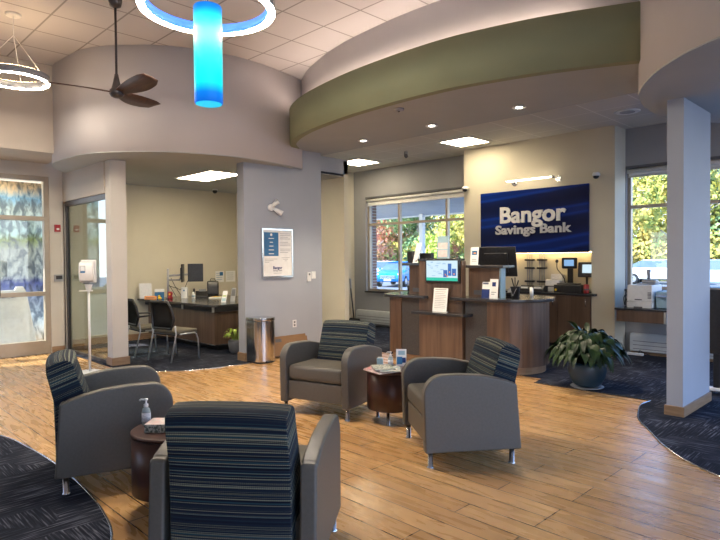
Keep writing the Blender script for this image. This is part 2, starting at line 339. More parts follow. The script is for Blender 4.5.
def curtain(bm, pts, z0, z1, th, mi=0):
    """a curved wall of real thickness following plan points; thickness goes to the left of travel"""
    n = len(pts); inner = []
    for i in range(n):
        a = Vector(pts[max(i-1, 0)]); c = Vector(pts[min(i+1, n-1)]); d = (c-a).normalized(); inner.append(Vector(pts[i])+th*Vector((-d.y, d.x)))
    V = lambda p, z: bm.verts.new((p[0], p[1], z))
    ob, ot = [V(p, z0) for p in pts], [V(p, z1) for p in pts]; ib, it = [V(p, z0) for p in inner], [V(p, z1) for p in inner]
    for i in range(n-1):
        f = bm.faces.new((ob[i], ob[i+1], ot[i+1], ot[i])); f.smooth = True; f.material_index = mi
        f = bm.faces.new((ib[i+1], ib[i], it[i], it[i+1])); f.smooth = True
        bm.faces.new((ot[i], ot[i+1], it[i+1], it[i])); bm.faces.new((ob[i+1], ob[i], ib[i], ib[i+1]))
    bm.faces.new((ob[0], ot[0], it[0], ib[0])); bm.faces.new((ob[-1], ib[-1], it[-1], ot[-1]))
def flat(bm, pts, z, th=.05, mi=0): prism(bm, pts, z, z+th, mi)
def sharp(o): return o

# ================================================================== THE SHELL
bm = bm_(); flat(bm, [(-11.3, -2.6), (3.2, -2.6), (3.2, 9.75), (-11.3, 9.75)], -.12, .12)
struct('floor', bm, 'floor_wood')
def carpet(pts, edge):
    bm = bm_(); prism(bm, pts, .0005, .006); struct('floor', bm, 'carpet')
    bm = bm_(); tube(bm, [(x, y, .004) for x, y in edge], .008, 6); struct('trim_1', bm, 'chrome')
arcR = spline([(-2.20, 6.54), (-2.22, 6.30), (-2.14, 6.0), (-2.03, 5.70), (-1.86, 5.44), (-1.585, 5.03), (-1.32, 4.76), (-1.0, 4.56), (-.4, 4.36), (.6, 4.25), (3.1, 4.2)], 4)
carpet(arcR[:-1]+[(3.1, 4.2), (3.1, 9.55), (-9.8, 9.55), (-9.8, 7.2), (-7.4, 6.95), (-6.2, 6.95), (-6.2, 6.8), (-3.6, 6.8), (-3.55, 6.51)], [(-3.55, 6.51)]+arcR)
arcL = spline([(-8.4, -2.4), (-7.7, .2), (-6.8, .98), (-5.89, 1.31), (-5.39, 1.385), (-4.77, 1.42), (-4.1, 1.40), (-3.6, 1.345), (-3.17, 1.22), (-2.4, .8), (-1.7, 0), (-1.3, -1), (-1.2, -2.4)], 4)
carpet(list(reversed(arcL)), arcL)
arcA = spline([(-8.5, 3.30), (-8.2, 3.28), (-7.92, 3.38), (-7.66, 3.62), (-7.43, 3.93), (-7.30, 4.37), (-7.28, 4.9)], 4)
carpet([(-11.0, 3.30)]+arcA+[(-7.28, 5.0), (-7.6, 5.0), (-7.6, 7.0), (-11.0, 7.0)], arcA)

# --- walls
def wall_with_holes_x(name, X0, X1, y0, y1, z0, z1, holes, m_):
    """wall slab between X0 and X1 running along Y with rectangular holes (ya, yb, za, zb), sorted"""
    bm = bm_(); y = y0
    for ya, yb, za, zb in holes:
        if ya > y: box(bm, X0, X1, y, ya, z0, z1)
        if za > z0: box(bm, X0, X1, ya, yb, z0, za)
        if zb < z1: box(bm, X0, X1, ya, yb, zb, z1)
        y = yb
    if y1 > y: box(bm, X0, X1, y, y1, z0, z1)
    return struct(name, bm, m_)
def wall_with_holes_y(name, Y0, Y1, x0, x1, z0, z1, holes, m_):
    bm = bm_(); x = x0
    for xa, xb, za, zb in holes:
        if xa > x: box(bm, x, xa, Y0, Y1, z0, z1)
        if za > z0: box(bm, xa, xb, Y0, Y1, z0, za)
        if zb < z1: box(bm, xa, xb, Y0, Y1, zb, z1)
        x = xb
    if x1 > x: box(bm, x, x1, Y0, Y1, z0, z1)
    return struct(name, bm, m_)
HH = 4.46
wall_with_holes_x('wall_left', -10.72, -10.55, -2.6, 3.36, 0, 3.22, [(.35, 3.13, 0, 2.955)], 'paint_white')
bm = bm_(); box(bm, -9.55, -9.40, -2.6, 3.0, 3.16, HH+.3); struct('wall_upper_left', bm, 'paint_beige')
bm = bm_(); box(bm, -10.72, -9.42, -2.6, 3.1, 3.166, 3.22); struct('ceiling', bm, 'paint_beige')
bm = bm_(); box(bm, -11.3, -11.15, 3.36, 7.24, 0, 3.3); struct('wall_alcove', bm, 'paint_cream')
bm = bm_(); box(bm, -11.15, -7.62, 7.14, 7.24, 0, 3.3); struct('wall_alcove_side', bm, 'paint_cream')
bm = bm_(); box(bm, -9.98, -9.85, 7.24, 9.75, 0, 3.62); struct('wall_back_left', bm, 'paint_cream')
bm = bm_(); box(bm, -7.63, -7.45, 4.91, 6.45, 0, 3.34); struct('wall_display', bm, 'paint_grey')
bm = bm_(); box(bm, -9.98, -7.62, 6.45, 7.24, 3.07, 3.33); struct('wall_alcove_header', bm, 'paint_grey')
# oak block at the foot of the display wall's end
def base_run(name, x0, x1, y0, y1, h=.115, t=.018):
    bm = bm_(); box(bm, x0-t, x1+t, y0-t, y1+t, 0.001, h); return struct(name, bm, 'oak_trim', bevel=.006)
base_run('baseboard_display', -7.63, -7.45, 4.91, 5.0, .13)
# glazed partition beside the alcove: column, header, glass, frame
bm = bm_(); box(bm, -8.75, -8.56, 3.36, 3.59, 0, 3.06); struct('wall_column_left', bm, 'paint_white')
base_run('baseboard_column_left', -8.75, -8.56, 3.36, 3.59, .12)
bm = bm_(); box(bm, -10.56, -8.75, 3.34, 3.46, 2.55, 3.06); struct('wall_partition_header', bm, 'paint_beige')
bm = bm_(); box(bm, -10.72, -10.55, 3.34, 3.46, 0, 3.14); struct('wall_partition_end', bm, 'paint_white')
p_ = sempty('window_1')
bm = bm_(); box(bm, -10.55, -8.76, 3.365, 3.435, 2.47, 2.55); box(bm, -10.55, -10.50, 3.375, 3.425, 0, 2.47); box(bm, -10.55, -8.76, 3.375, 3.425, 0.006, .05)
obj('window_frame', bm, 'bronze', p_)
bm = bm_(); box(bm, -10.50, -8.76, 3.395, 3.405, .05, 2.47); obj('pane', bm, 'glass_partition', p_)

# sign wall and its return, the far wall with the two windows
SY, WY = 9.13, 9.55
bm = bm_(); box(bm, -3.975, -3.61, SY, WY+.2, 0, 3.62); box(bm, -6.42, -6.25, SY, WY+.2, 0, 3.62); box(bm, -6.25, -3.975, SY, WY+.2, 1.64, 3.62); box(bm, -6.25, -3.975, WY-.01, WY+.2, 0, 1.64)
struct('wall_sign', bm, 'paint_cream')      # with the lit niche under the sign
nl = obj('niche_light_strip', (lambda b: (tube(b, [(-6.2, SY+.30, 1.628), (-4.1, SY+.30, 1.628)], .009, 6), b)[1])(bm_()), 'light_niche'); tag(nl, 'warm light strip along the top of the niche under the blue sign', 'strip light')
base_run('baseboard_sign', -3.9, -3.61, SY, SY+.3, .11)
W1 = (-9.46, -6.2, .80, 2.93); W2 = (-3.60, -.9, 1.03, 2.95)
wall_with_holes_y('wall_back', WY, WY+.22, -9.9, 3.2, 0, 3.62, [W1, W2, (-.5, 2.8, .9, 2.95)], 'paint_slate')
def window(name, x0, x1, z0, z1, mull, rails, shade, sillm='plastic_black'):
    e = sempty(name); Yf = WY+.10; bm = bm_(); t = .05
    box(bm, x0, x1, Yf-.03, Yf+.05, z1-t, z1); box(bm, x0, x1, Yf-.03, Yf+.05, z0, z0+t)
    for x in [x0, x1-t]+[a-t/2 for a in mull]: box(bm, x, x+t, Yf-.03, Yf+.05, z0+t, z1-t)
    xs = [x0+t]+sorted(mull)+[x1-t]
    for r_ in rails:
        for a, b_ in zip(xs, xs[1:]): box(bm, a+(t/2 if a in mull else 0), b_-(t/2 if b_ in mull else 0), Yf-.03, Yf+.05, r_-t/2, r_+t/2)
    obj('window_frame', bm, 'alu_warm', e)
    bm = bm_(); box(bm, x0+.03, x1-.03, Yf+.005, Yf+.012, z0+.03, z1-.03); obj('pane', bm, 'glass', e)
    bm = bm_(); box(bm, x0-.02, x1+.02, WY-.03, Yf-.03, z0-.035, z0); obj('sill', bm, sillm, e)
    if shade:
        bm = bm_(); tube(bm, [(x0+.01, WY+.035, z1-.045), (x1-.01, WY+.035, z1-.045)], .034, 12); obj('shade_roll', bm, 'plastic_white', e)
        bm = bm_(); box(bm, x0+.02, x1-.02, WY+.05, WY+.054, z1-shade, z1-.04); tube(bm, [(x0+.02, WY+.052, z1-shade), (x1-.02, WY+.052, z1-shade)], .014, 8)
        obj('shade_cloth', bm, 'plastic_white', e)
    return e
window('window_2', *W1, mull=[-8.50, -7.20], rails=[2.33], shade=.16)
window('window_3', *W2, mull=[-2.25], rails=[2.34], shade=.13)
bm = bm_(); box(bm, W1[0]+.0, W1[1], WY-.012, WY, W1[3], W1[3]+.035); box(bm, W2[0], W2[1], WY-.012, WY, W2[3], W2[3]+.035); struct('trim_3', bm, 'vent_dark')

# wall stub on the right (its base on the carpet)
bm = bm_(); box(bm, -1.905, -1.76, 6.08, 6.97, 0, 3.07); struct('wall_stub_right', bm, 'paint_grey')
base_run('baseboard_stub_right', -1.905, -1.76, 6.08, 6.97, .10, .018)
base_run('baseboard_back', -3.5, 3.1, WY-.005, WY+.01, .11, .012)
base_run('baseboard_left', -10.6, -10.552, 3.14, 3.33, .11, .006)
base_run('baseboard_alcove', -11.16, -11.14, 3.5, 6.98, .11, .006)

# --- curved drum over the alcove
drum = spline([(-10.70, 3.60), (-10.42, 3.37), (-10.22, 3.20), (-9.85, 2.98), (-9.38, 2.86), (-8.85, 2.88), (-8.40, 2.93), (-8.05, 3.10), (-7.80, 3.32), (-7.57, 3.55), (-7.38, 3.86), (-7.23, 4.28), (-7.17, 4.72), (-7.21, 5.20), (-7.34, 5.80), (-7.41, 6.02)], 4)
bm = bm_(); curtain(bm, drum, 3.03, HH+.25, .14); struct('wall_drum_left', bm, 'paint_mauve')
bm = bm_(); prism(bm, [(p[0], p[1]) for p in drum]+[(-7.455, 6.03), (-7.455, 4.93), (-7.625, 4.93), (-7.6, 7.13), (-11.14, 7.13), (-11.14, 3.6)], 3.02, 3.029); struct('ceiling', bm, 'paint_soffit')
# --- olive band over the counter with the cove ledge and the wall above it
green = spline([(-7.44, 5.86), (-7.15, 5.56), (-6.75, 5.34), (-6.3, 5.18), (-5.75, 5.06), (-5.2, 4.98), (-4.65, 4.945), (-4.1, 4.94), (-3.6, 4.98), (-3.1, 5.09), (-2.7, 5.21), (-2.33, 5.36), (-1.97, 5.53), (-1.7, 5.68)], 4)
bm = bm_(); curtain(bm, green, 3.33, 3.86, .10); struct('wall_band_olive', bm, 'paint_olive')
bm = bm_(); prism(bm, [(p[0], p[1]+.02) for p in green]+[(-1.7, 6.62), (-3.6, 6.62), (-7.63, 6.62), (-9.9, 6.62), (-9.9, 6.37), (-7.46, 6.37)], 3.336, 3.366)
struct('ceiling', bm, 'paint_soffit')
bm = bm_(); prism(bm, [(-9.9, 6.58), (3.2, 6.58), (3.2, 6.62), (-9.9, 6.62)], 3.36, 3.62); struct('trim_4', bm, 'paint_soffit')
cove = spline([(-7.40, 6.0), (-6.95, 5.76), (-6.57, 5.61), (-6.1, 5.46), (-5.6, 5.36), (-5.0, 5.30), (-4.5, 5.28), (-4.0, 5.30), (-3.4, 5.37), (-2.8, 5.52), (-2.2, 5.75), (-1.6, 6.05)], 4)
bm = bm_(); curtain(bm, cove, 3.36, HH+.25, .12); struct('wall_cove', bm, 'paint_mauve')
bm = bm_(); prism(bm, [(-9.9, 6.60), (3.2, 6.60), (3.2, 9.75), (-9.9, 9.75)], 3.58, 3.64); struct('ceiling', bm, 'tiles_low')
# --- drum on the right
rd = spline([(1.6, 3.95), (.4, 4.1), (-.4, 4.32), (-.85, 4.48), (-1.12, 4.62), (-1.34, 4.76), (-1.49, 4.89), (-1.68, 5.09), (-1.86, 5.35), (-2.02, 5.66), (-2.11, 5.95), (-2.16, 6.25), (-2.18, 6.6), (-2.13, 6.95), (-2.0, 7.3), (-1.7, 7.7)], 4)
bm = bm_(); curtain(bm, list(reversed(rd)), 3.07, HH+.25, .10); struct('wall_drum_right', bm, 'paint_mauve')
bm = bm_(); prism(bm, [(p[0], p[1]) for p in reversed(rd)]+[(3.2, 3.95), (3.2, 7.8), (-1.7, 7.8)], 3.058, 3.069)
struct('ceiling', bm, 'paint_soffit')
# --- high tiled ceiling
bm = bm_(); flat(bm, [(-9.55, -2.6), (3.2, -2.6), (3.2, 6.9), (-9.55, 6.9)], HH, .06); struct('ceiling', bm, 'tiles_high')
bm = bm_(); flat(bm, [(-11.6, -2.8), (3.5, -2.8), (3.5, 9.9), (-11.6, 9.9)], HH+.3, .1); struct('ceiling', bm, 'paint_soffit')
# --- the walls behind the camera, with the tall windows that light the lobby
wall_with_holes_y('wall_front', -2.6, -2.4, -10.7, 3.2, 0, HH, [(-7.4, -6.2, .7, 2.4)], 'paint_beige')
wall_with_holes_x('wall_right', 3.0, 3.2, -2.4, 9.6, 0, HH, [(-2.2, 1.5, .3, 3.4), (1.9, 4.6, .1, 3.6), (5.0, 9.3, .1, 4.2)], 'paint_beige')

def panel(label, cx, cy, z, lx, ly, m_='light_white'):
    t = thing('ceiling_light', label, 'ceiling light', (cx, cy, z), 0, 'recessed panel lights')
    bm = bm_(); f_ = .035
    box(bm, -lx/2-f_, lx/2+f_, -ly/2-f_, -ly/2, -.012, 0); box(bm, -lx/2-f_, lx/2+f_, ly/2, ly/2+f_, -.012, 0); box(bm, -lx/2-f_, -lx/2, -ly/2, ly/2, -.012, 0); box(bm, lx/2, lx/2+f_, -ly/2, ly/2, -.012, 0)
    obj('frame', bm, 'plastic_white', t); fbox('diffuser', (-lx/2, lx/2, -ly/2, ly/2, -.008, 0), m_, t)
# --- entry door / vestibule
e = sempty('door_1'); bm = bm_(); X0, X1 = -10.67, -10.57
for (a, b_, c, d) in ((.35, 3.13, 2.88, 2.955), (.35, 3.05, 2.22, 2.29), (.35, 3.05, .97, 1.04), (.35, 3.05, .005, .22), (3.05, 3.13, .005, 2.88), (1.62, 1.70, .22, .97), (1.62, 1.70, 1.04, 2.22), (1.62, 1.70, 2.29, 2.88)):
    box(bm, X0, X1, a, b_, c, d)
obj('door_frame', bm, 'alu_warm', e)
bm = bm_(); box(bm, -10.625, -10.617, .36, 3.06, .21, 2.90); obj('pane', bm, 'glass', e)
bm = bm_(); tube(bm, [(-10.58, 2.37, 1.30), (-10.50, 2.37, 1.30), (-10.50, 2.37, 1.0), (-10.58, 2.37, 1.0)], .016, 8); obj('door_handle', bm, 'plastic_black', e)
bm = bm_(); flat(bm, [(-14.2, -1.5), (-11.3, -1.5), (-11.3, 3.3), (-14.2, 3.3)], -.12, .125); box(bm, -11.31, -10.56, -1.5, 3.3, -.01, .004); struct('floor', bm, 'asphalt')
bm = bm_(); flat(bm, [(-14.2, 1.2), (-10.72, 1.2), (-10.72, 4.8), (-14.2, 4.8)], 3.05, .08); struct('ceiling', bm, 'slat_wood')
bm = bm_(); box(bm, -11.98, -11.93, 2.35, 4.5, .02, 3.0); o = obj('printed_wall_panel', bm, 'mural'); tag(o, 'tall printed panel of a frozen river landscape behind the entrance glass', 'picture panel')
panel('added panel light brightening the river picture behind the entrance glass', -11.35, 2.3, 3.05, .22, 1.1)  # added lamp, put in to brighten the river picture
# folding board behind the glass
bd = thing('sandwich_board', 'cream folding sandwich board standing behind the entrance glass', 'sign board', (-11.25, 2.64, .006), 0)
for s, nm in ((1, 'front_panel'), (-1, 'back_panel')):
    T = Matrix.Translation((0, 0, 0))@Matrix.Rotation(s*math.radians(-9), 4, 'Y')@Matrix.Translation((0.0, 0, 0))
    T = Matrix.Translation((s*.19, 0, 0))@Matrix.Rotation(s*math.radians(-9), 4, 'Y')
    bm = bm_(); xprism(bm, [(-.42, .0), (.42, .0), (.30, 1.02), (.25, 1.12), (.14, 1.12), (.12, 1.06), (-.12, 1.06), (-.14, 1.12), (-.25, 1.12), (-.30, 1.02)], -.012, .012, 0, T)
    pn = obj(nm, bm, 'plastic_white', bd, .006)
    if s == 1:
        bm = bm_(); box(bm, .0125, .016, -.31, .31, .12, .88, 0, T); obj('message_sheet', bm, 'paper', pn)
        text('lettering', 'Bangor', .10, .001, 'navy', pn, T@FACE_PX(.016, 0, .93), .002)

# --- small fixtures on the walls
def plate(name, label, cat, dims, m_, kids=(), group=None):
    t = thing(name, label, cat, ((dims[0]+dims[1])/2, (dims[2]+dims[3])/2, dims[4]), 0, group); L = t.location
    q = (dims[0]-L.x, dims[1]-L.x, dims[2]-L.y, dims[3]-L.y, 0, dims[5]-L.z)
    fbox('plate', q, m_, t, .003)
    for nm, a, km in kids: fbox(nm, (a[0]-L.x, a[1]-L.x, a[2]-L.y, a[3]-L.y, a[4]-L.z, a[5]-L.z), km, t)
    return t
plate('fire_alarm_pull', 'red fire alarm pull station on the wall right of the entrance', 'fire alarm', (-10.55, -10.51, 3.20, 3.29, 2.04, 2.16), 'red', [('pull_handle', (-10.51, -10.50, 3.225, 3.265, 2.07, 2.10), 'plastic_white')])
plate('thermostat', 'small dark grey thermostat below the red alarm', 'thermostat', (-10.55, -10.52, 3.18, 3.33, 1.20, 1.32), 'plastic_grey', [('display', (-10.52, -10.518, 3.205, 3.305, 1.24, 1.30), 'plastic_black')])
plate('wall_outlet', 'white electrical outlet low on the grey wall above the cardboard', 'outlet', (-7.45, -7.442, 5.81, 5.89, .44, .56), 'plastic_white', [('socket', (-7.442, -7.440, 5.835, 5.865, .51, .54), 'vent_dark'), ('socket', (-7.442, -7.440, 5.835, 5.865, .46, .49), 'vent_dark')])
plate('wall_switch', 'white card reader box right of the framed notice', 'wall box', (-7.45, -7.42, 6.12, 6.19, 1.18, 1.33), 'plastic_white', [('lens', (-7.42, -7.417, 6.14, 6.17, 1.28, 1.31), 'vent_dark')])
plate('wall_switch', 'white light switch plate at the right edge of the grey wall', 'light switch', (-7.45, -7.442, 6.22, 6.31, 1.22, 1.34), 'plastic_white', [('rocker', (-7.442, -7.436, 6.25, 6.28, 1.25, 1.31), 'paper')])
ys = [8.62, 8.78, 8.93, 9.08, 9.22]
for i, y in enumerate(ys):
    lab = ['tall white wall box nearest the grey wall on the cream wall', 'first white switch plate in the row of four, nearest the wall box', 'second white switch plate in the row on the cream wall', 'third white switch plate in the row on the cream wall', 'last white switch plate in the row, nearest the window corner'][i]
    z0 = 1.20 if i else 1.24
    plate('switch_plate', lab, 'light switch', (-9.85, -9.842 if i else -9.80, y-.055, y+.055, z0, 1.34 if i else 1.46), 'plastic_white', [('rocker', (-9.842 if i else -9.80, -9.836 if i else -9.795, y-.02, y+.02, z0+.04, z0+.10), 'paper')], 'switch plates on the cream wall' if i else None)
plate('intercom_handset', 'small black handset box below the wall boxes on the cream wall', 'handset', (-9.85, -9.80, 8.58, 8.68, 1.07, 1.19), 'plastic_black', [('button_panel', (-9.80, -9.797, 8.60, 8.66, 1.12, 1.17), 'plastic_grey')])

# framed notice
t = thing('framed_notice', 'framed white notice with a blue panel hanging on the grey wall', 'poster', (-7.45, 5.51, 1.26)); 
fb = lambda nm, y0, y1, z0, z1, x1, m_, par: fbox(nm, (0.0 if x1 < .02 else 0, x1, y0, y1, z0, z1), m_, par)
bm = bm_(); box(bm, 0, .035, -.30, -.28, 0, .77); box(bm, 0, .035, .28, .30, 0, .77); box(bm, 0, .035, -.28, .28, 0, .025); box(bm, 0, .035, -.28, .28, .745, .77); obj('frame', bm, 'chrome', t)
pp = fbox('sheet', (.004, .022, -.28, .28, .025, .745), 'paper', t)
fbox('blue_panel', (.022, .0235, -.255, .02, .34, .71), 'teal_blue', pp)
bm = bm_()
for k in range(12):
    if k not in (4, 8): box(bm, .022, .0232, .05, .26-.05*(k % 3 == 2), .69-.027*k, .697-.027*k)
for k in range(3): box(bm, .022, .0232, -.24, 0-.08*k, .29-.025*k, .296-.025*k); box(bm, .022, .0232, .08+.03*k, .24-.03*k, .31-.025*k, .316-.025*k)
obj('text_lines', bm, 'plastic_grey', pp)
bm = bm_()
for k, wd in enumerate((.05, .03, .04, .05, .05)): box(bm, .0235, .0242, -.118-wd, -.118+wd, .61-.06*k, .622-.06*k)
obj('heading_lines', bm, 'paper', pp)
bm = bm_(); lathe(bm, [(.022, 0), (.022, .001)], (0, 0, 0), 16, 0, Matrix.Translation((.0237, -.118, .675))@Matrix.Rotation(PI/2, 4, 'Y')); obj('emblem', bm, 'paper', pp)
text('logo_text', 'Bangor', .062, .0006, 'navy', pp, FACE_PX(.0228, -.0, .135), .002)
text('logo_text', 'Savings Bank', .034, .0006, 'plastic_grey', pp, FACE_PX(.0228, 0, .100), .001)
fbox('text_line', (.022, .0232, -.08, .08, .066, .072), 'plastic_grey', pp)

# twin-head spotlight on the grey wall
t = thing('emergency_light', 'white twin-headed emergency light high on the grey wall', 'emergency light', (-7.45, 5.40, 2.36))
bm = bm_(); lathe(bm, [(.055, 0), (.055, .03), (.04, .045)], (0, 0, 0), 20, 0, Matrix.Rotation(PI/2, 4, 'Y')); obj('mount', bm, 'plastic_white', t)
for nm, a, b_ in (('lamp_head', (.05, .0, .02), (.10, .07, .10)), ('lamp_head', (.05, .03, -.02), (.13, .13, -.10))):
    bm = bm_(); d = Vector(b_)-Vector(a); tube(bm, [a, Vector(a)+d*.35, b_], .022, 14, r1=.045); o = obj(nm, bm, 'plastic_white', t)
    bm = bm_(); tube(bm, [b_, Vector(b_)+d.normalized()*.004], .036, 14); obj('lens', bm, 'chrome', o)

def dome_cam(label, loc):
    t = thing('dome_camera', label, 'camera', loc)
    bm = bm_(); tube(bm, [(0, 0, .02), (0, -.09, .03)], .028, 12); lathe(bm, [(.055, -.005), (.06, .02), (.045, .05)], (0, -.10, 0), 20); obj('mount', bm, 'plastic_white', t)
    bm = bm_(); ball(bm, (0, -.10, -.01), .046, s=(1, 1, .9)); obj('dome', bm, 'plastic_black', t)
dome_cam('white dome camera on the sign wall right of the blue sign', (-3.86, SY, 2.82))
dome_cam('white dome camera at the left edge of the sign wall', (-6.33, SY, 2.83))
t = thing('dome_camera', 'tiny black dome camera under the alcove ceiling near its back corner', 'camera', (-10.7, 6.35, 3.02))
bm = bm_(); ball(bm, (0, 0, -.045), .05); obj('dome', bm, 'plastic_black', t); bm = bm_(); lathe(bm, [(.055, -.03), (.055, 0)]); obj('mount', bm, 'plastic_white', t)

# --- ceiling lights
panel('square glowing panel light in the ceiling left of the sign wall corner', -5.93, 8.46, 3.58, .60, .60)
panel('square glowing panel light in the ceiling beside the grey display wall', -8.72, 8.60, 3.58, .62, .62)
panel('long glowing panel light in the alcove ceiling over the desk', -9.10, 5.28, 3.02, 1.17, .60)
def downlight(label, x, y, z, pw):
    t = thing('downlight', label, 'downlight', (x, y, z), 0, 'recessed downlights over the counter')
    bm = bm_(); lathe(bm, [(.062, 0), (.085, -.002), (.085, -.008), (.064, -.010), (.064, .0)], seg=24); obj('trim_ring', bm, 'plastic_white', t)
    bm = bm_(); lathe(bm, [(.062, -.004), (.062, -.001)], seg=24); r_ = obj('baffle', bm, 'vent_dark', t)
    bm = bm_(); lathe(bm, [(.042, -.0075), (.042, -.0045)], seg=20); obj('lamp', bm, 'light_spot', t)
    d = bpy.data.lights.new('downlight_beam', 'SPOT'); o = bpy.data.objects.new('downlight_beam', d); C.objects.link(o)
    d.energy = pw; d.color = (1, .84, .62); d.spot_size = math.radians(95); d.spot_blend = .6; d.shadow_soft_size = .05; o.parent = t; o.location = (0, 0, -.03)
downlight('leftmost of the three small round downlights in the flat soffit', -6.19, 6.21, 3.33, DOWN_W)
downlight('middle of the three small round downlights in the flat soffit', -4.87, 6.19, 3.33, DOWN_W)
downlight('rightmost of the three small round downlights in the flat soffit', -3.57, 6.20, 3.33, DOWN_W)
t = thing('smoke_detector', 'small round grey detector near the curved edge of the flat soffit', 'smoke detector', (-4.6, 5.22, 3.33))
bm = bm_(); lathe(bm, [(.03, -.03), (.055, -.024), (.062, -.008), (.065, 0)]); obj('housing', bm, 'plastic_grey', t); bm = bm_(); lathe(bm, [(.012, -.036), (.016, -.03)]); obj('sensor', bm, 'plastic_black', t)
t = thing('ceiling_speaker', 'round white ceiling speaker near the right curved soffit', 'speaker', (-3.15, 8.40, 3.58))
bm = bm_(); lathe(bm, [(.10, -.010), (.155, -.012), (.17, -.004), (.17, 0)], seg=32); obj('rim', bm, 'plastic_white', t); bm = bm_(); lathe(bm, [(.10, -.013), (.10, -.010)], seg=32); obj('grille', bm, 'plastic_grey', t)
t = thing('ceiling_camera', 'small grey cylinder camera hanging from the tiled ceiling by the window', 'camera', (-7.25, 8.42, 3.58))
bm = bm_(); lathe(bm, [(.035, -.06), (.035, 0)]); obj('mount', bm, 'plastic_grey', t); bm = bm_(); tube(bm, [(0, 0, -.07), (.05, -.05, -.10)], .035, 12); obj('body', bm, 'vent_dark', t)

# ring chandeliers
def ring(label, c, r, zc, wd, h, inner, up='light_up'):
    t = thing('ring_chandelier', label, 'chandelier', (c[0], c[1], zc)); seg = 64
    def annulus(r0, r1, z0, z1):
        b2 = bm_(); V = [[b2.verts.new((q*math.cos(2*PI*k/seg), q*math.sin(2*PI*k/seg), z)) for k in range(seg)] for q, z in ((r0, z0), (r1, z0), (r1, z1), (r0, z1))]
        for a in range(4):
            for k in range(seg):
                f = b2.faces.new((V[a][k], V[a][(k+1) % seg], V[(a+1) % 4][(k+1) % seg], V[(a+1) % 4][k])); f.smooth = a in (1, 3)
        return b2
    obj('ring_body', annulus(r-wd, r, .006, h), 'plastic_grey', t)
    obj('light_strip', annulus(r-wd+.003, r-.003, 0, .006), 'light_ring', t)
    obj('added_uplight_strip', annulus(r-wd+.01, r-.01, h, h+.004), up, t)  # unseen glowing top strip, added to brighten the high ceiling
    if inner: obj('inner_band', annulus(r-wd-.004, r-wd, .006, h), 'ring_inner', t)
    bm = bm_()
    for k in range(3):
        a = 2*PI*k/3+.6; tube(bm, [((r-wd/2)*math.cos(a), (r-wd/2)*math.sin(a), h), (0, 0, HH-zc-.25)], .0035, 5)
    tube(bm, [(0, 0, HH-zc-.25), (0, 0, HH-zc-.02)], .006, 6); obj('cables', bm, 'paper', t)
    bm = bm_(); lathe(bm, [(.07, -.03), (.085, -.02), (.085, 0)], (0, 0, HH-zc)); obj('canopy', bm, 'plastic_white', t)
ring('large glowing ring light with a blue inner band around the cyan pendant', (-4.60, 2.68), .59, 3.75, .066, .09, True)
ring('small white glowing ring light hanging at the left edge', (-7.74, 1.943), .372, 3.675, .045, .085, False, 'light_up_warm')
t = thing('tube_pendant', 'tall glowing cyan cylinder pendant hanging inside the large ring', 'pendant light', (-4.60, 2.68, 2.93))
bm = bm_(); lathe(bm, [(.118, .0), (.123, .012), (.123, .84), (.118, .852)], seg=40); obj('shade', bm, 'pendant_glow', t)
bm = bm_(); lathe(bm, [(.112, -.004), (.112, -.001)], seg=40); obj('bottom_cap', bm, 'pendant_end', t)
bm = bm_(); tube(bm, [(0, 0, .852), (0, 0, HH-2.93-.06)], .004, 6); tube(bm, [(0, 0, HH-2.93-.06), (0, 0, HH-2.93)], .05, 16); obj('cord', bm, 'chrome', t)

# ceiling fan
t = thing('ceiling_fan', 'three-bladed dark wooden ceiling fan on a long rod', 'ceiling fan', (-6.50, 2.64, 3.42))
bm = bm_(); lathe(bm, [(.02, .20), (.035, .12), (.055, .04), (.075, .02), (.08, -.02), (.06, -.05), (.03, -.06)]); obj('motor', bm, 'bronze', t)
bm = bm_(); tube(bm, [(0, 0, .15), (0, 0, HH-3.42-.05)], .013, 10); obj('rod', bm, 'bronze', t)
bm = bm_(); lathe(bm, [(.02, -.11), (.06, -.09), (.075, -.03), (.075, 0)], (0, 0, HH-3.42)); obj('canopy', bm, 'bronze', t)
for a0 in (-110, 6, 120):
    bm = bm_(); a0 = math.radians(a0); n = 12; rows = []
    for i in range(n+1):
        s = i/n; rr_ = .05+.65*s; wdt = .045+.075*math.sin(min(1, s*1.25)*PI*.62)*(1 if s < .85 else (1-(s-.85)*3.2)); tw = math.radians(-24+10*s); z = .0+.03*s
        row = []
        for q, dz in ((-1, 0), (0, .008), (1, 0), (1, -.006), (0, -.004), (-1, -.006)):
            lx = rr_; ly = q*wdt+.03*math.sin(s*PI); lz = z+q*wdt*math.sin(tw)*.8+dz
            row.append(bm.verts.new((lx*math.cos(a0)-ly*math.sin(a0), lx*math.sin(a0)+ly*math.cos(a0), lz)))
        rows.append(row)
    for a, b_ in zip(rows, rows[1:]):
        for k in range(6): bm.faces.new((a[k], a[(k+1) % 6], b_[(k+1) % 6], b_[k])).smooth = True
    bm.faces.new(rows[0]); bm.faces.new(list(reversed(rows[-1]))); obj('blade', bm, 'fan_wood', t)

# cove strip hidden behind the olive band
bm = bm_(); tube(bm, [(p[0], p[1]-.13, 3.80) for p in cove[3:-6]], .010, 6); cs = obj('cove_light_strip', bm, 'light_cove' if 'light_cove' in M else 'light_tube'); tag(cs, 'thin warm light strip glowing along the ledge above the olive band', 'strip light')
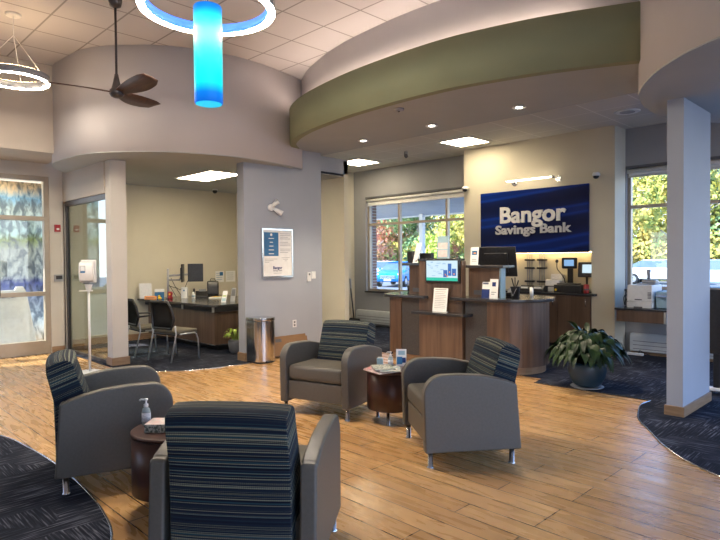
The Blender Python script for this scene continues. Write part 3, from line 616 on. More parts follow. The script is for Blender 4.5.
# the sign
t = thing('wall_sign_board', 'large navy blue bank sign on the cream wall behind the counter', 'sign', (-5.02, SY, 1.62))
fbox('board', (-1.01, 1.01, -.035, 0, 0, 1.10), 'sign_blue', t)
text('lettering', 'Bangor', .42, .012, 'plastic_white', t, FACE_NY(0.01, -.047, .545), .012, sxy=(1.03, .93))
text('lettering', 'Savings Bank', .245, .010, 'paper_sign', t, FACE_NY(.01, -.045, .345), .007, sxy=(1.12, .88))
t = thing('picture_light', 'slim horizontal tube light mounted above the blue sign', 'wall light', (-4.98, SY, 2.87))
bm = bm_(); tube(bm, [(-.42, -.17, 0), (.42, -.17, 0)], .013, 12); obj('tube', bm, 'light_tube', t)
for x in (-.36, .45):
    bm = bm_(); tube(bm, [(x, 0, -.02), (x, -.10, -.02), (x, -.17, 0)], .009, 8); lathe(bm, [(.05, 0), (.05, .015)], (0, 0, 0), 16, 0, Matrix.Translation((x, 0, -.02))@Matrix.Rotation(PI/2, 4, 'X')); x2 = -.45 if x < 0 else .42; tube(bm, [(x2, -.17, 0), (x2+.04, -.17, 0)], .02, 10); obj('bracket', bm, 'chrome', t)

# ================================================================== LOUNGE CHAIRS (front = +y)
def arc(cx, cy, r, a0, a1, n=6): return [(cx+r*math.cos(math.radians(a0+(a1-a0)*i/n)), cy+r*math.sin(math.radians(a0+(a1-a0)*i/n))) for i in range(n+1)]
def lounge(label, loc, rz):
    t = thing('lounge_chair', label, 'lounge chair', loc, rz, 'lounge chairs of taupe leather and striped fabric')
    prof = [(-.385, .115), (.355, .115)] + arc(.215, .540, .15, 0, 90, 8)[0:] + [(.08, .690), (-.08, .678), (-.22, .648), (-.30, .624)] + arc(-.325, .588, .025, 70, 170, 3)
    for s in (-1, 1):
        bm = bm_(); a, b_ = (.322, .402) if s > 0 else (-.402, -.322); xprism(bm, prof, a, b_); obj('arm_panel', bm, 'leather', t, .022, 3)
    bm = bm_(); box(bm, -.319, .319, -.12, .335, .338, .490); o = obj('seat', bm, 'leather', t, .04, 4)
    bm = bm_(); box(bm, -.319, .319, -.30, .325, .15, .334); obj('front_rail', bm, 'leather', t, .012, 2)
    # back cushion, profile (y, z): leaning front face, crowned top, rear face down to the base
    NT = 5; pr_ = [(-.12, .34), (-.150, .49), (-.212, .68), (-.256, .82)] + [(-.268, .868), (-.308, .890), (-.370, .880), (-.408, .864), (-.420, .855)] + [(-.427, .843), (-.424, .78), (-.384, .60), (-.376, .35), (-.374, .13), (-.16, .13)]
    bm = bm_(); N = 10; rows = []; uvl = bm.loops.layers.uv.new('UVMap'); ds = [0]
    for a, b_ in zip(pr_, pr_[1:]): ds.append(ds[-1]+math.dist(a, b_))
    for i in range(N+1):
        u = -1+2*i/N; row = []
        for (y, z) in pr_:
            k = max(0, (z-.5)/.44); hw = .290-.006*k; bulge = 1-abs(u)**3
            zz = z-(.018*(abs(u)**3))*k**2; yy = y+(-.012*bulge if y < -.3 else .014*bulge*(z > .4))
            row.append(bm.verts.new((hw*u, yy, zz)))
        rows.append(row)
    P = len(pr_)
    for i in range(N):
        for j in range(P):
            k = (j+1) % P; f = bm.faces.new((rows[i][j], rows[i][k], rows[i+1][k], rows[i+1][j])); f.smooth = True
            dj, dk = ds[j], ds[j+1] if j+1 < P else ds[-1]+.2
            for lp, (uu, vv) in zip(f.loops, ((i, dj), (i, dk), (i+1, dk), (i+1, dj))): lp[uvl].uv = (uu*.057, vv)
    for row, fl in ((rows[0], True), (rows[-1], False)):
        f = bm.faces.new(row if fl else list(reversed(row)))
        for lp in f.loops: lp[uvl].uv = (lp.vert.co.y, lp.vert.co.z*.93-lp.vert.co.y*.35)
    obj('backrest', bm, 'stripe', t, .009, 2)
    for x in (-.362, .362):
        for y in (-.32, .31):
            bm = bm_(); lathe(bm, [(.026, 0), (.026, .008), (.019, .012), (.019, .118)], (x, y, 0), 16); obj('leg', bm, 'chrome', t)
    return t
Rd = math.radians
lounge('lounge chair seen from behind in the foreground, striped back towards the viewer', (-2.530, 1.712, .0), Rd(128.5-90))
lounge('lounge chair at the left, facing the left-hand drum table', (-4.317, 1.701, .006), Rd(71-90))
lounge('lounge chair facing the viewer in front of the cardboard box', (-4.43, 3.965, 0), Rd(-74-90))
lounge('lounge chair on the right, side towards the viewer, in front of the counter', (-2.768, 3.812, 0), Rd(-126.7-90))

# ================================================================== SIDE TABLES AND WHAT IS ON THEM
def side_table(label, x, y, r):
    t = thing('side_table', label, 'side table', (x, y, 0), 0, 'drum side tables')
    bm = bm_(); lathe(bm, [(r-.01, .13), (r, .135), (r, .478)], seg=48); obj('drum', bm, 'laminate_red', t)
    bm = bm_(); lathe(bm, [(r-.004, .479), (r+.004, .484), (r+.004, .498), (r-.004, .503)], seg=48); obj('table_top', bm, 'laminate_red', t)
    for k in range(3):
        a = 2*PI*k/3-1.0; bm = bm_(); lathe(bm, [(.022, 0), (.022, .006), (.015, .010), (.015, .134)], ((r-.06)*math.cos(a), (r-.06)*math.sin(a), 0), 14); obj('leg', bm, 'chrome', t)
    return t
TL = (-3.38, 1.70); TR = (-3.71, 4.07)
side_table('dark red-brown drum side table between the left chair and the foreground chair', *TL, .255)
side_table('dark red-brown drum side table between the two far lounge chairs', *TR, .23)
def sanitizer(label, loc, s, rz):
    t = thing('sanitizer_bottle', label, 'pump bottle', loc, rz, 'clear hand sanitizer pump bottles'); t.scale = (s, s, s)
    bm = bm_(); lathe(bm, [(.026, 0), (.03, .006), (.03, .09), (.024, .112), (.014, .12), (.013, .125)], seg=20, sx_=1, sy_=.75); obj('bottle', bm, 'gel', t)
    bm = bm_(); lathe(bm, [(.0305, .025), (.0305, .085)], seg=20, sx_=1, sy_=.77); obj('sticker', bm, 'paper_grey', t)
    bm = bm_(); lathe(bm, [(.015, .124), (.015, .142), (.006, .146), (.006, .165), (.012, .168), (.012, .178)], seg=14); tube(bm, [(0, 0, .172), (-.035, 0, .172), (-.045, 0, .164)], .006, 8); obj('pump', bm, 'plastic_white', t)
sanitizer('clear sanitizer pump bottle on the left drum table, beside the magazines', (-3.56, 1.60, .503), .95, .7)
sanitizer('clear sanitizer pump bottle on the far drum table, behind the magazines', (-3.74, 4.10, .503), .85, .7)
def magazine(label, loc, rz, m_, w_=.21, l_=.275, h=.008, cat='magazine', group='magazines on the drum tables'):
    t = thing('magazine', label, cat, loc, rz, group)
    fbox('pages', (-w_/2+.003, w_/2-.002, -l_/2+.002, l_/2-.002, .001, h-.0012), 'paper', t)
    bm = bm_(); box(bm, -w_/2, w_/2, -l_/2, l_/2, h-.0012, h); box(bm, -w_/2, w_/2, -l_/2, l_/2, 0, .001); box(bm, -w_/2-.001, -w_/2, -l_/2, l_/2, 0, h); obj('cover', bm, m_, t)
    return t
z = .5035
t = thing('tissue_box', 'flat patterned green and white box on the left drum table', 'box', (-3.375, 1.655, z), Rd(-45))
fbox('box_body', (-.075, .075, -.12, .12, 0, .048), 'mag_a', t, .003); fbox('box_top', (-.074, .074, -.119, .119, .0482, .0505), 'mag_b', t)
magazine('green magazine behind the patterned box on the left drum table', (TL[0]-.09, TL[1]+.13, z), .9, 'mag_a', .15, .18, .012)
magazine('pink and white magazine at the left rim of the far drum table', (TR[0]+.03, TR[1]-.17, z), 1.35, 'mag_b')
magazine('red-topped magazine at the back of the far drum table', (TR[0]-.02, TR[1]-.13, z+.009), 1.9, 'mag_d', .18, .24)
magazine('teal magazine at the front of the far drum table', (TR[0]+.10, TR[1]-.12, z+.0175), .75, 'mag_c', .19, .25)
magazine('dark green magazine on top of the far drum table pile', (TR[0]+.03, TR[1]-.14, z+.026), .95, 'mag_a', .19, .25)
def leaflet(name, label, loc, rz, w_, h, m_='paper', bands=(), lean=12, cat='leaflet', group=None, words=()):
    t = thing(name, label, cat, loc, rz, group); T = Matrix.Rotation(Rd(-lean), 4, 'X')
    bm = bm_(); box(bm, -w_/2, w_/2, 0, .004, 0, h, 0, T); box(bm, -w_/2, w_/2, 0, .05, 0, .004); obj('card', bm, m_, t)
    if bands:
        for (x0, x1, z0, z1, km) in bands:
            bm = bm_(); box(bm, x0*w_, x1*w_, -.0012, 0, z0*h, z1*h, 0, T); obj('printed_patch', bm, km, t)
    for s, sz, xx, zz, km in words: text('lettering', s, sz, .0004, km, t, T@Matrix.Translation((xx*w_, -.0014, zz*h))@Matrix.Rotation(PI/2, 4, 'X'), .0005)
    return t
leaflet('leaflet', 'white leaflet with a blue picture in a clear stand on the far drum table', (-3.70, 4.21, z), .70, .10, .165, 'paper', [(-.42, .1, .12, .55, 'teal_blue'), (-.3, .35, .66, .9, 'light_blue'), (.1, .42, .2, .5, 'navy')], 10)
t = thing('tissue_pack', 'small pale blue pack standing behind the magazines on the far drum table', 'pack', (-3.87, 4.09, .503), .5)
fbox('pack_body', (-.03, .03, -.015, .015, .0, .075), 'light_blue', t, .006); fbox('flap', (-.02, .02, -.010, .010, .0755, .085), 'paper', t)

# ================================================================== BACK-LEFT ALCOVE
t = thing('trash_can', 'stainless steel trash can with a flat lid against the grey wall', 'trash can', (-7.245, 5.07, .004))
rp = [(-.16, -.17)]+[(.16*math.sin(a), -.17*math.cos(a)*1.0) for a in ()]+spline([(.04, -.175), (.13, -.14), (.165, -.06), (.17, 0), (.165, .06), (.13, .14), (.04, .175)], 3)+[(-.16, .17)]
bm = bm_(); prism(bm, rp, .02, .62); obj('body', bm, 'steel', t, .004)
bm = bm_(); prism(bm, [(x*1.03, y*1.03) for x, y in rp], .625, .675); obj('lid', bm, 'steel', t, .008)
bm = bm_(); prism(bm, [(x*.98, y*.98) for x, y in rp], 0, .02); box(bm, .15, .20, -.05, .05, .01, .03); obj('base_and_pedal', bm, 'plastic_black', t)
t = thing('cardboard_box', 'flattened brown cardboard box leaning on the grey wall', 'cardboard box', (-7.45, 5.85, .002))
bm = bm_(); T = Matrix.Rotation(Rd(-12), 4, 'Y'); box(bm, .06, .10, -.50, .20, 0, .31, 0, T); obj('carton', bm, 'cardboard', t, .003)
bm = bm_(); box(bm, .05, .058, .08, .26, .0, .36, 0, T); obj('rear_flap', bm, 'cardboard', t)
bm = bm_(); box(bm, .1005, .1015, -.42, -.30, .22, .27, 0, T); obj('printed_mark', bm, 'vent_dark', t)

# sanitizer stand
t = thing('sanitizer_stand', 'white sanitizer dispenser on a tall slim floor stand by the glass partition', 'sanitizer stand', (-8.32, 2.95, .002), Rd(66))
bm = bm_(); lathe(bm, [(.16, 0), (.16, .012), (.15, .018)], seg=32); obj('base', bm, 'plastic_white', t)
bm = bm_(); tube(bm, [(0, 0, .015), (0, 0, 1.15)], .016, 12); obj('pole', bm, 'plastic_white', t)
bm = bm_(); prism(bm, [(-.12, -.05), (.05, -.05), (.05, .05), (-.12, .05)], 1.125, 1.14); tube(bm, [(0, 0, 1.14), (0, 0, 1.22)], .03, 12, r1=.05); obj('drip_tray', bm, 'plastic_white', t, .004)
bm = bm_(); box(bm, -.095, .10, .0, .05, 1.24, 1.56); obj('back_plate', bm, 'plastic_white', t, .015)
bm = bm_(); xprism(bm, [(-.0, 1.25), (-.08, 1.27), (-.11, 1.36), (-.10, 1.46), (-.05, 1.53), (0, 1.53)], -.115, .07); dp = obj('dispenser', bm, 'plastic_white', t, .022, 3)
bm = bm_(); box(bm, -.095, -.03, -.112, -.100, 1.38, 1.48, 0); wn_ = obj('window_label', bm, 'plastic_grey', dp, .01); bm = bm_(); box(bm, -.09, -.035, -.1135, -.112, 1.382, 1.405); obj('label_band', bm, 'teal_blue', wn_)
bm = bm_(); box(bm, -.088, -.037, -.1135, -.112, 1.41, 1.47); obj('label_paper', bm, 'paper', wn_)
bm = bm_(); box(bm, -.06, .02, -.10, -.03, 1.23, 1.25); obj('nozzle', bm, 'vent_dark', dp)

# desk
t = thing('desk', 'wide dark-topped wooden office desk in the alcove', 'desk', (-9.7, 5.7, .006)); L = t.location
bm = bm_(); box(bm, -11.14-L.x, -8.62-L.x, 5.08-L.y, 6.5-L.y, .11, .66); obj('modesty_panel', bm, 'laminate', t, .004)
bm = bm_(); box(bm, -11.14-L.x, -8.72-L.x, 5.2-L.y, 6.45-L.y, 0, .11); obj('plinth', bm, 'plastic_black', t)
bm = bm_(); box(bm, -11.14-L.x, -8.615-L.x, 5.075-L.y, 6.5-L.y, .095, .112); obj('metal_strip', bm, 'chrome', t)
bm = bm_(); box(bm, -11.14-L.x, -8.55-L.x, 5.02-L.y, 6.52-L.y, .67, .75); obj('apron', bm, 'felt', t)
bm = bm_()
for x in (-8.56, -9.6): box(bm, x-L.x-.02, x-L.x+.02, 5.0-L.y, 5.03-L.y, .665, .755)
obj('apron_bracket', bm, 'alu', t)
bm = bm_(); prism(bm, [(-11.14-L.x, 4.86-L.y), (-8.46-L.x, 4.94-L.y), (-8.42-L.x, 5.0-L.y), (-8.48-L.x, 6.6-L.y), (-11.14-L.x, 6.6-L.y)], .757, .795); obj('desk_top', bm, 'desk_stone', t, .006)
DZ = .802
# guest chairs
def guest(name_label, loc, rz, arms):
    t = thing('guest_chair', name_label, 'guest chair', loc, rz, 'mesh-backed guest chairs at the desk')
    for s in (-1, 1):
        x = .26*s
        bm = bm_(); tube(bm, [(x, .25, 0), (x, .235, .30), (x, .20, .385), (x, .16, .41)], .012, 10); tube(bm, [(x, .16, .41), (x, -.12, .41)], .012, 10); obj('leg', bm, 'chair_metal', t)
        bm = bm_(); tube(bm, [(x, -.30, 0), (x, -.20, .42), (x, -.215, .55)], .012, 10); obj('leg', bm, 'chair_metal', t)
        if not arms: continue
        bm = bm_(); tube(bm, [(x, -.22, .64), (x*1.08, -.05, .655), (x*1.08, .15, .65), (x*1.06, .17, .63), (x, .16, .60)], .014, 8); obj('armrest', bm, 'plastic_black', t)
    bm = bm_(); box(bm, -.245, .245, -.20, .24, .42, .47); obj('seat', bm, 'seat_olive', t, .02, 3)
    bm = bm_(); box(bm, -.25, .25, -.205, .245, .395, .419); obj('seat_pan', bm, 'plastic_black', t, .008)
    bm = bm_(); pts = [(-.20, -.24, .50), (-.245, -.22, .64), (-.22, -.25, .80), (-.19, -.29, .91), (.19, -.29, .91), (.22, -.25, .80), (.245, -.22, .64), (.20, -.24, .50), (-.20, -.24, .50)]
    tube(bm, pts, .020, 8, cap=False); fr = obj('back_frame', bm, 'plastic_black', t)
    bm = bm_(); rows = [[bm.verts.new((x*f_, y-.0+.03*(1-abs(f_)), z_)) for f_ in (-1, -.5, 0, .5, 1)] for x, y, z_ in ((.20, -.245, .50), (.245, -.225, .64), (.22, -.255, .80), (.19, -.29, .90))]
    for a, b_ in zip(rows, rows[1:]):
        for k in range(4): bm.faces.new((a[k], a[k+1], b_[k+1], b_[k])).smooth = True
    g_ = bmesh.ops.solidify(bm, geom=bm.faces[:], thickness=.004); obj('back_mesh', bm, 'mesh_black', t)
    return t
guest('nearer guest chair with its mesh back turned to the viewer, front of desk', (-8.46, 4.28, .006), Rd(14), False)
guest('farther guest chair at the desk, half hidden by the pale column', (-9.27, 4.20, .006), Rd(-4), True)

# things on the desk
t = thing('document_holder', 'white sheet in a clear upright holder at the left end of the desk', 'document', (-10.95, 4.95, DZ), Rd(75))
bm = bm_(); box(bm, -.115, .115, 0, .008, 0, .30, 0, Matrix.Rotation(Rd(-8), 4, 'X')); obj('sheet', bm, 'paper_grey', t); fbox('foot', (-.115, .115, 0, .07, 0, .004), 'gel', t)
t = thing('name_plate', 'small wooden name plate in front of the white sheet on the desk', 'name plate', (-10.70, 4.93, DZ), Rd(50))
bm = bm_(); xprism(bm, [(-.03, 0), (.03, 0), (.005, .06), (-.008, .06)], -.11, .11); obj('wedge', bm, 'orange', t); fbox('text_strip', (-.08, .08, -.0255, -.024, .018, .034), 'vent_dark', t)
t = thing('tissue_carton', 'white and blue carton on the desk behind the yellow duck', 'carton', (-10.72, 5.12, DZ), Rd(60))
fbox('carton_body', (-.085, .085, -.05, .05, 0, .13), 'teal_blue', t, .004); fbox('carton_top', (-.087, .087, -.052, .052, .131, .185), 'paper', t, .004)
t = thing('rubber_duck', 'little yellow duck on the front edge of the desk', 'toy duck', (-10.42, 4.98, DZ), Rd(40))
bm = bm_(); ball(bm, (0, 0, .028), .034, s=(1.15, .85, .8)); ball(bm, (-.012, -.0, .068), .022); obj('body', bm, 'yellow', t, smooth=True); bm = bm_(); ball(bm, (-.036, 0, .065), .009, s=(1.2, 1, .5)); obj('beak', bm, 'orange', t)
t = thing('gumball_machine', 'small red toy machine with a yellow front on the desk', 'toy', (-10.52, 5.24, DZ), Rd(50))
bm = bm_(); lathe(bm, [(.05, 0), (.05, .03), (.035, .05), (.045, .08), (.05, .11), (.03, .14)], seg=20); obj('body', bm, 'red', t); bm = bm_(); lathe(bm, [(.02, 0), (.02, .006)], (0, 0, 0), 12, 0, Matrix.Translation((0, -.048, .09))@Matrix.Rotation(PI/2, 4, 'X')); obj('dial', bm, 'yellow', t)
t = thing('white_speaker', 'white upright box with a small blue mark on the desk', 'box', (-10.42, 5.49, DZ), Rd(45))
bm = bm_(); prism(bm, [(-.06, -.035), (-.04, -.045), (.04, -.045), (.06, -.035), (.06, .035), (-.06, .035)], 0, .215); obj('housing', bm, 'plastic_white', t, .008); fbox('blue_mark', (-.014, .014, -.0465, -.045, .14, .168), 'teal_blue', t)
t = thing('small_bottle', 'small white bottle with a blue band right of the white box', 'bottle', (-10.28, 5.60, DZ))
bm = bm_(); lathe(bm, [(.03, 0), (.033, .01), (.033, .08), (.02, .10), (.018, .125)]); obj('bottle_body', bm, 'plastic_white', t); bm = bm_(); lathe(bm, [(.0335, .03), (.0335, .06)]); obj('band', bm, 'light_blue', t)
# monitor arm and monitors
t = thing('monitor_arm', 'grey double monitor arm clamped at the left of the desk', 'monitor arm', (-10.62, 5.08+.17, DZ))
bm = bm_(); lathe(bm, [(.05, 0), (.05, .02), (.02, .03)]); tube(bm, [(0, 0, .02), (0, 0, .58)], .022, 12); obj('pole', bm, 'plastic_grey', t)
bm = bm_(); tube(bm, [(0, 0, .44), (.10, .25, .46), (.305, .41, .47)], .020, 8); obj('upper_arm', bm, 'plastic_grey', t)
bm = bm_(); tube(bm, [(0, .0, .36), (.10, .20, .36), (.38, .055, .40)], .016, 8); obj('lower_arm', bm, 'plastic_grey', t)
bm = bm_(); tube(bm, [(.02, .05, .40), (.06, .12, .22), (.04, .22, .16), (.10, .30, .20), (.14, .34, .34)], .006, 6); tube(bm, [(0, 0, .3), (.06, .08, .12), (.02, .16, .02)], .006, 6); tube(bm, [(.01, 0, .25), (.10, .12, .2), (.12, .22, .03)], .006, 6); obj('cables', bm, 'plastic_black', t)
def monitor(label, loc, rz, w_=.46, h=.34, stand=False, tilt=0, screen=None, group=None):
    t = thing('computer_monitor', label, 'monitor', loc, rz, group); T = Matrix.Rotation(Rd(tilt), 4, 'X')
    bm = bm_(); box(bm, -w_/2, w_/2, -.012, .012, 0, h, 0, T); box(bm, -w_*.3, w_*.3, .012, .035, h*.15, h*.8, 0, T); obj('housing', bm, 'plastic_black', t, .005)
    bm = bm_(); box(bm, -w_/2+.012, w_/2-.012, -.0135, -.0122, .016, h-.012, 0, T); obj('screen', bm, screen or 'plastic_black', t)
    if stand:
        bm = bm_(); tube(bm, [(0, .05, h*.45), (0, .07, -stand+.02)], .02, 8); box(bm, -.11, .11, -.03, .15, -stand, -stand+.012); obj('stand', bm, 'plastic_black', t, .002)
    return t
monitor('flat black monitor on the arm over the desk, facing the viewer', (-10.28, 5.65, 1.125), Rd(60), .29, .35)
monitor('black monitor on the arm turned edge-on, left of the flat one', (-10.20, 5.34, 1.13), Rd(146), .34, .34)
t = thing('desk_phone', 'black desk telephone below the flat monitor', 'telephone', (-10.38, 5.84, DZ), Rd(60))
bm = bm_(); xprism(bm, [(-.10, 0), (.10, 0), (.09, .13), (-.10, .03)], -.12, .10); obj('phone_base', bm, 'plastic_black', t, .008); bm = bm_(); tube(bm, [(-.15, -.09, .06), (-.15, -.05, .085), (-.15, .06, .15), (-.15, .09, .16)], .022, 8); obj('handset', bm, 'plastic_black', t)
fbox('phone_display', (-.06, .08, .06, .065, .11, .16), 'plastic_grey', t)
t = thing('desk_scanner', 'black rounded bag-like device at the back of the desk', 'office device', (-10.95, 6.42, DZ), Rd(60))
bm = bm_(); xprism(bm, [(-.10, 0), (.12, 0), (.12, .20), (.04, .30), (-.04, .30), (-.08, .20)], -.12, .12); obj('body', bm, 'plastic_black', t, .03, 3); bm = bm_(); tube(bm, [(-.06, 0, .29), (-.04, 0, .34), (.04, 0, .34), (.06, 0, .29)], .010, 8); obj('handle', bm, 'plastic_black', t)
magazine('yellow paper pad on top of white papers on the desk', (-10.05, 5.98, DZ+.021), Rd(30), 'yellow', .16, .22, .006, 'paper pad', None)
magazine('open stack of white papers lying on the desk', (-10.05, 5.98, DZ), Rd(45), 'paper', .24, .32, .020, 'papers', None)
leaflet('brochure_stand', 'leaning grey and green leaflet in a stand at the right end of the desk', (-8.90, 5.42, DZ), Rd(35), .09, .22, 'paper_grey', [(-.4, .4, .5, .6, 'leaf_lime'), (-.4, .4, .1, .35, 'light_blue')], 28, group='leaflets at the right end of the desk')
leaflet('brochure_stand', 'dark leaflet behind the green one at the right end of the desk', (-8.93, 5.62, DZ), Rd(35), .09, .26, 'plastic_grey', [(-.4, .4, .4, .9, 'vent_dark')], 22, group='leaflets at the right end of the desk')
leaflet('brochure_stand', 'pale leaflet nearest the grey wall at the right end of the desk', (-8.86, 5.76, DZ), Rd(35), .08, .27, 'paper', [(-.4, .4, .6, .9, 'plastic_grey')], 18, group='leaflets at the right end of the desk')
for (ya, yb, lab) in ((6.60, 6.81, 'white printed sheet pinned to the alcove wall above the desk, left one'), (6.86, 7.10, 'white printed sheet pinned to the alcove wall above the desk, right one')):
    t = thing('wall_sheet', lab, 'paper sheet', (-11.15, (ya+yb)/2, 1.06), 0, 'sheets on the alcove wall')
    h_ = (yb-ya)/2; fbox('sheet', (0, .003, -h_, h_, 0, .24), 'paper', t); bm = bm_()
    for k in range(4): box(bm, .003, .004, -h_*.8, h_*.6, .19-.045*k, .197-.045*k)
    if ya < 6.7: box(bm, .003, .004, .0, h_*.8, .14, .22)
    obj('print', bm, 'teal_blue' if ya < 6.7 else 'plastic_grey', t)
# lime plant in the alcove behind the wall end
def leafy(name, label, cat, loc, pot_prof, potm, leafm, n, spread, h0, droop, lw, seed, soil_z, pr_=None, uplift=.5, up_n=0):
    t = thing(name, label, cat, loc); R_ = random.Random(seed)
    bm = bm_(); lathe(bm, pot_prof, seg=36); obj('pot', bm, potm, t)
    bm = bm_(); lathe(bm, [(pr_, soil_z-.01), (pr_, soil_z)], seg=24); obj('soil', bm, 'soil', t)
    bm = bm_(); bs = bm_()
    for i in range(n):
        a = R_.uniform(0, 2*PI); k = R_.random()**.7; L_ = spread*(.12+.88*k)*R_.uniform(.9, 1.05); top = h0*(1.0-.62*k*k)*R_.uniform(.8, 1.1); up = i < up_n
        if up: L_ *= .5; top = h0*R_.uniform(.95, 1.1)
        d = Vector((math.cos(a), math.sin(a), 0)); base = Vector((0, 0, soil_z))+d*pr_*.5*R_.random()
        mid = Vector((0, 0, soil_z))+d*L_*.72+Vector((0, 0, top)); lf = (.185 if spread > .4 else .10)*R_.uniform(.75, 1.1)
        dd = (d*(.35+.5*k)+Vector((0, 0, -droop*(.35+.9*k)*2)) if not up else d*.8+Vector((0, 0, .5))).normalized(); tw = R_.uniform(-.5, .5); dd = Matrix.Rotation(tw, 3, 'Z')@dd
        tip = mid+dd*lf
        bs_pts = [base, base+(mid-base)*.5+Vector((0, 0, top*.18)), mid]; tube(bs, bs_pts, .0035, 5)
        side = d.cross(Vector((0, 0, 1))).normalized(); side = (side+Vector((0, 0, R_.uniform(-.5, .5)))).normalized(); wv_ = lw*R_.uniform(.75, 1.15); rows = []
        cp = mid+(tip-mid)*.5+Vector((0, 0, .05+.02*R_.random()))
        for j in range(7):
            s = j/6; p = mid*(1-s)**2+cp*2*s*(1-s)+tip*s*s; ww = wv_*math.sin(PI*min(.98, .06+.94*s**.8))*(1-.2*s)
            rows.append((bm.verts.new(p-side*ww+Vector((0, 0, .25*ww))), bm.verts.new(p), bm.verts.new(p+side*ww+Vector((0, 0, .25*ww)))))
        for q1, q2 in zip(rows, rows[1:]):
            bm.faces.new((q1[0], q1[1], q2[1], q2[0])).smooth = True; bm.faces.new((q1[1], q1[2], q2[2], q2[1])).smooth = True
    obj('leaves', bm, leafm, t, recalc=False); obj('stems', bs, leafm, t)
    return t
leafy('potted_plant', 'small lime green potted plant half hidden behind the grey wall end', 'potted plant', (-8.22, 5.25, .006), [(.09, 0), (.13, .05), (.14, .2), (.13, .22)], 'pot_grey', 'leaf_lime', 34, .24, .22, .20, .032, 5, .20, .12)
leafy('potted_plant', 'large dark green potted plant in a blue-grey pot by the counter', 'potted plant', (-2.98, 6.72, .018), [(.10, 0), (.16, .03), (.205, .12), (.222, .20), (.215, .26), (.205, .29)], 'pot_blue', 'leaf_dark', 420, .56, .37, .42, .044, 11, .27, .195, up_n=4)
t = thing('plant_saucer', 'pale round saucer under the blue-grey plant pot', 'saucer', (-2.98, 6.72, .006))
bm = bm_(); lathe(bm, [(.15, 0), (.18, .004), (.19, .012), (.15, .011)], seg=36); obj('dish', bm, 'plastic_grey', t)

# floor brush in the far corner
t = thing('standing_dustpan', 'black long-handled dustpan standing in the far corner by the window', 'dustpan', (-9.70, 9.38, .006))
bm = bm_(); tube(bm, [(0, 0, .12), (-.04, -.06, .85)], .016, 8); obj('handle', bm, 'plastic_black', t); bm = bm_(); tube(bm, [(-.04, -.06, .85), (-.045, -.07, 1.08)], .022, 8); g = obj('grip', bm, 'plastic_grey', t)
bm = bm_(); xprism(bm, [(-.12, 0), (.10, 0), (.08, .14), (-.02, .16)], -.13, .13); obj('pan', bm, 'plastic_black', t, .01)
# baseboard heaters
def heater(label, x0, x1, z1):
    t = thing('baseboard_heater', label, 'heater', ((x0+x1)/2, WY-.06, .06)); h = (x1-x0)/2
    bm = bm_(); xprism(bm, [(.055, 0), (-.035, 0), (-.045, .02), (-.045, z1-.10), (-.02, z1-.06), (.055, z1-.06)], -h, h); obj('cover', bm, 'heater', t, .006)
    bm = bm_()
    for k in range(3): box(bm, -h+.05, h-.05, -.048, -.044, .04+.06*k, .048+.06*k)
    obj('louvre_line', bm, 'vent_dark', t)
heater('long grey baseboard heater below the left window', -9.7, -6.6, .36); heater('long grey baseboard heater below the right window', -3.50, .2, .34)
t = thing('power_strip', 'white power strip on the carpet under the printer desk', 'power strip', (-3.40, 9.40, .006)); fbox('strip_body', (-.12, .12, -.03, .03, 0, .04), 'plastic_white', t, .006)
bm = bm_(); tube(bm, [(.05, 0, .04), (.06, .02, .08), (.10, .04, .05), (.2, .05, .01)], .006, 6); obj('plug_cord', bm, 'plastic_black', t)

# ================================================================== COUNTER
CY = 6.60
def cpoly(off, y0, xr, r, yb, x0=-6.09, rl=.12):
    """counter plan: rounded at the right front, small radius at the left front"""
    pts = arc(x0-off+rl, y0-off+rl, rl, 180, 270, 4) + arc(xr+off-r, y0-off+r, r, 270, 360, 12)
    return pts+[(xr+off, yb), (x0-off, yb)]
t = thing('teller_counter', 'large wood and grey felt teller counter with a raised middle tower', 'counter', (-4.9, CY, .006)); L = t.location
def sub(pts): return [(x-L.x, y-L.y) for x, y in pts]
bodyR = arc(-4.28, CY+.54, .54, 270, 450, 22) + [(-4.60, CY+1.08), (-4.60, CY+.82)] + list(reversed(arc(-4.28, CY+.54, .28, 270, 450, 14)))
bm = bm_(); prism(bm, sub(bodyR), .10, .95); obj('curved_panel', bm, 'laminate', t)
bm = bm_(); prism(bm, sub([(-4.64, CY+.02), (-4.275, CY+.02), (-4.275, CY+.3), (-4.64, CY+.3)]), .10, .95); obj('felt_panel', bm, 'felt', t)
bm = bm_(); prism(bm, sub([(-5.80, CY+.02), (-5.46, CY+.02), (-5.46, CY+.3), (-5.80, CY+.3)]), .10, .95); obj('felt_panel', bm, 'felt', t)
bm = bm_(); prism(bm, sub(arc(-5.99, CY+.10, .10, 180, 270, 5)+[(-5.80, CY), (-5.80, CY+.55), (-6.09, CY+.55)]), .10, .95); obj('end_panel', bm, 'laminate', t)
bm = bm_(); box(bm, -5.445-L.x, -4.68-L.x, 0.0, .09, .10, 1.50); obj('tower', bm, 'laminate', t, .004)
bm = bm_(); box(bm, -5.465-L.x, -4.70-L.x, -.01, .10, 1.502, 1.535); obj('tower_cap', bm, 'counter_stone', t, .003)
bm = bm_(); box(bm, -6.02-L.x, -3.95-L.x, .06, .5, 0, .10); prism(bm, sub(arc(-4.28, CY+.54, .50, 270, 450, 16)), 0, .10); obj('plinth', bm, 'oak_trim', t)
topR = None
bm = bm_(); prism(bm, sub([(-4.82, CY-.10)]+arc(-4.28, CY+.54, .62, 275, 450, 22)+[(-4.82, CY+1.16)]), .955, .997); obj('counter_top', bm, 'counter_stone', t, .006)
bm = bm_(); prism(bm, sub(arc(-5.98, CY+.10, .20, 180, 270, 8)+[(-5.27, CY-.10), (-5.27, CY+.45), (-6.18, CY+.45)]), .955, .997); obj('counter_top', bm, 'counter_stone', t, .006)
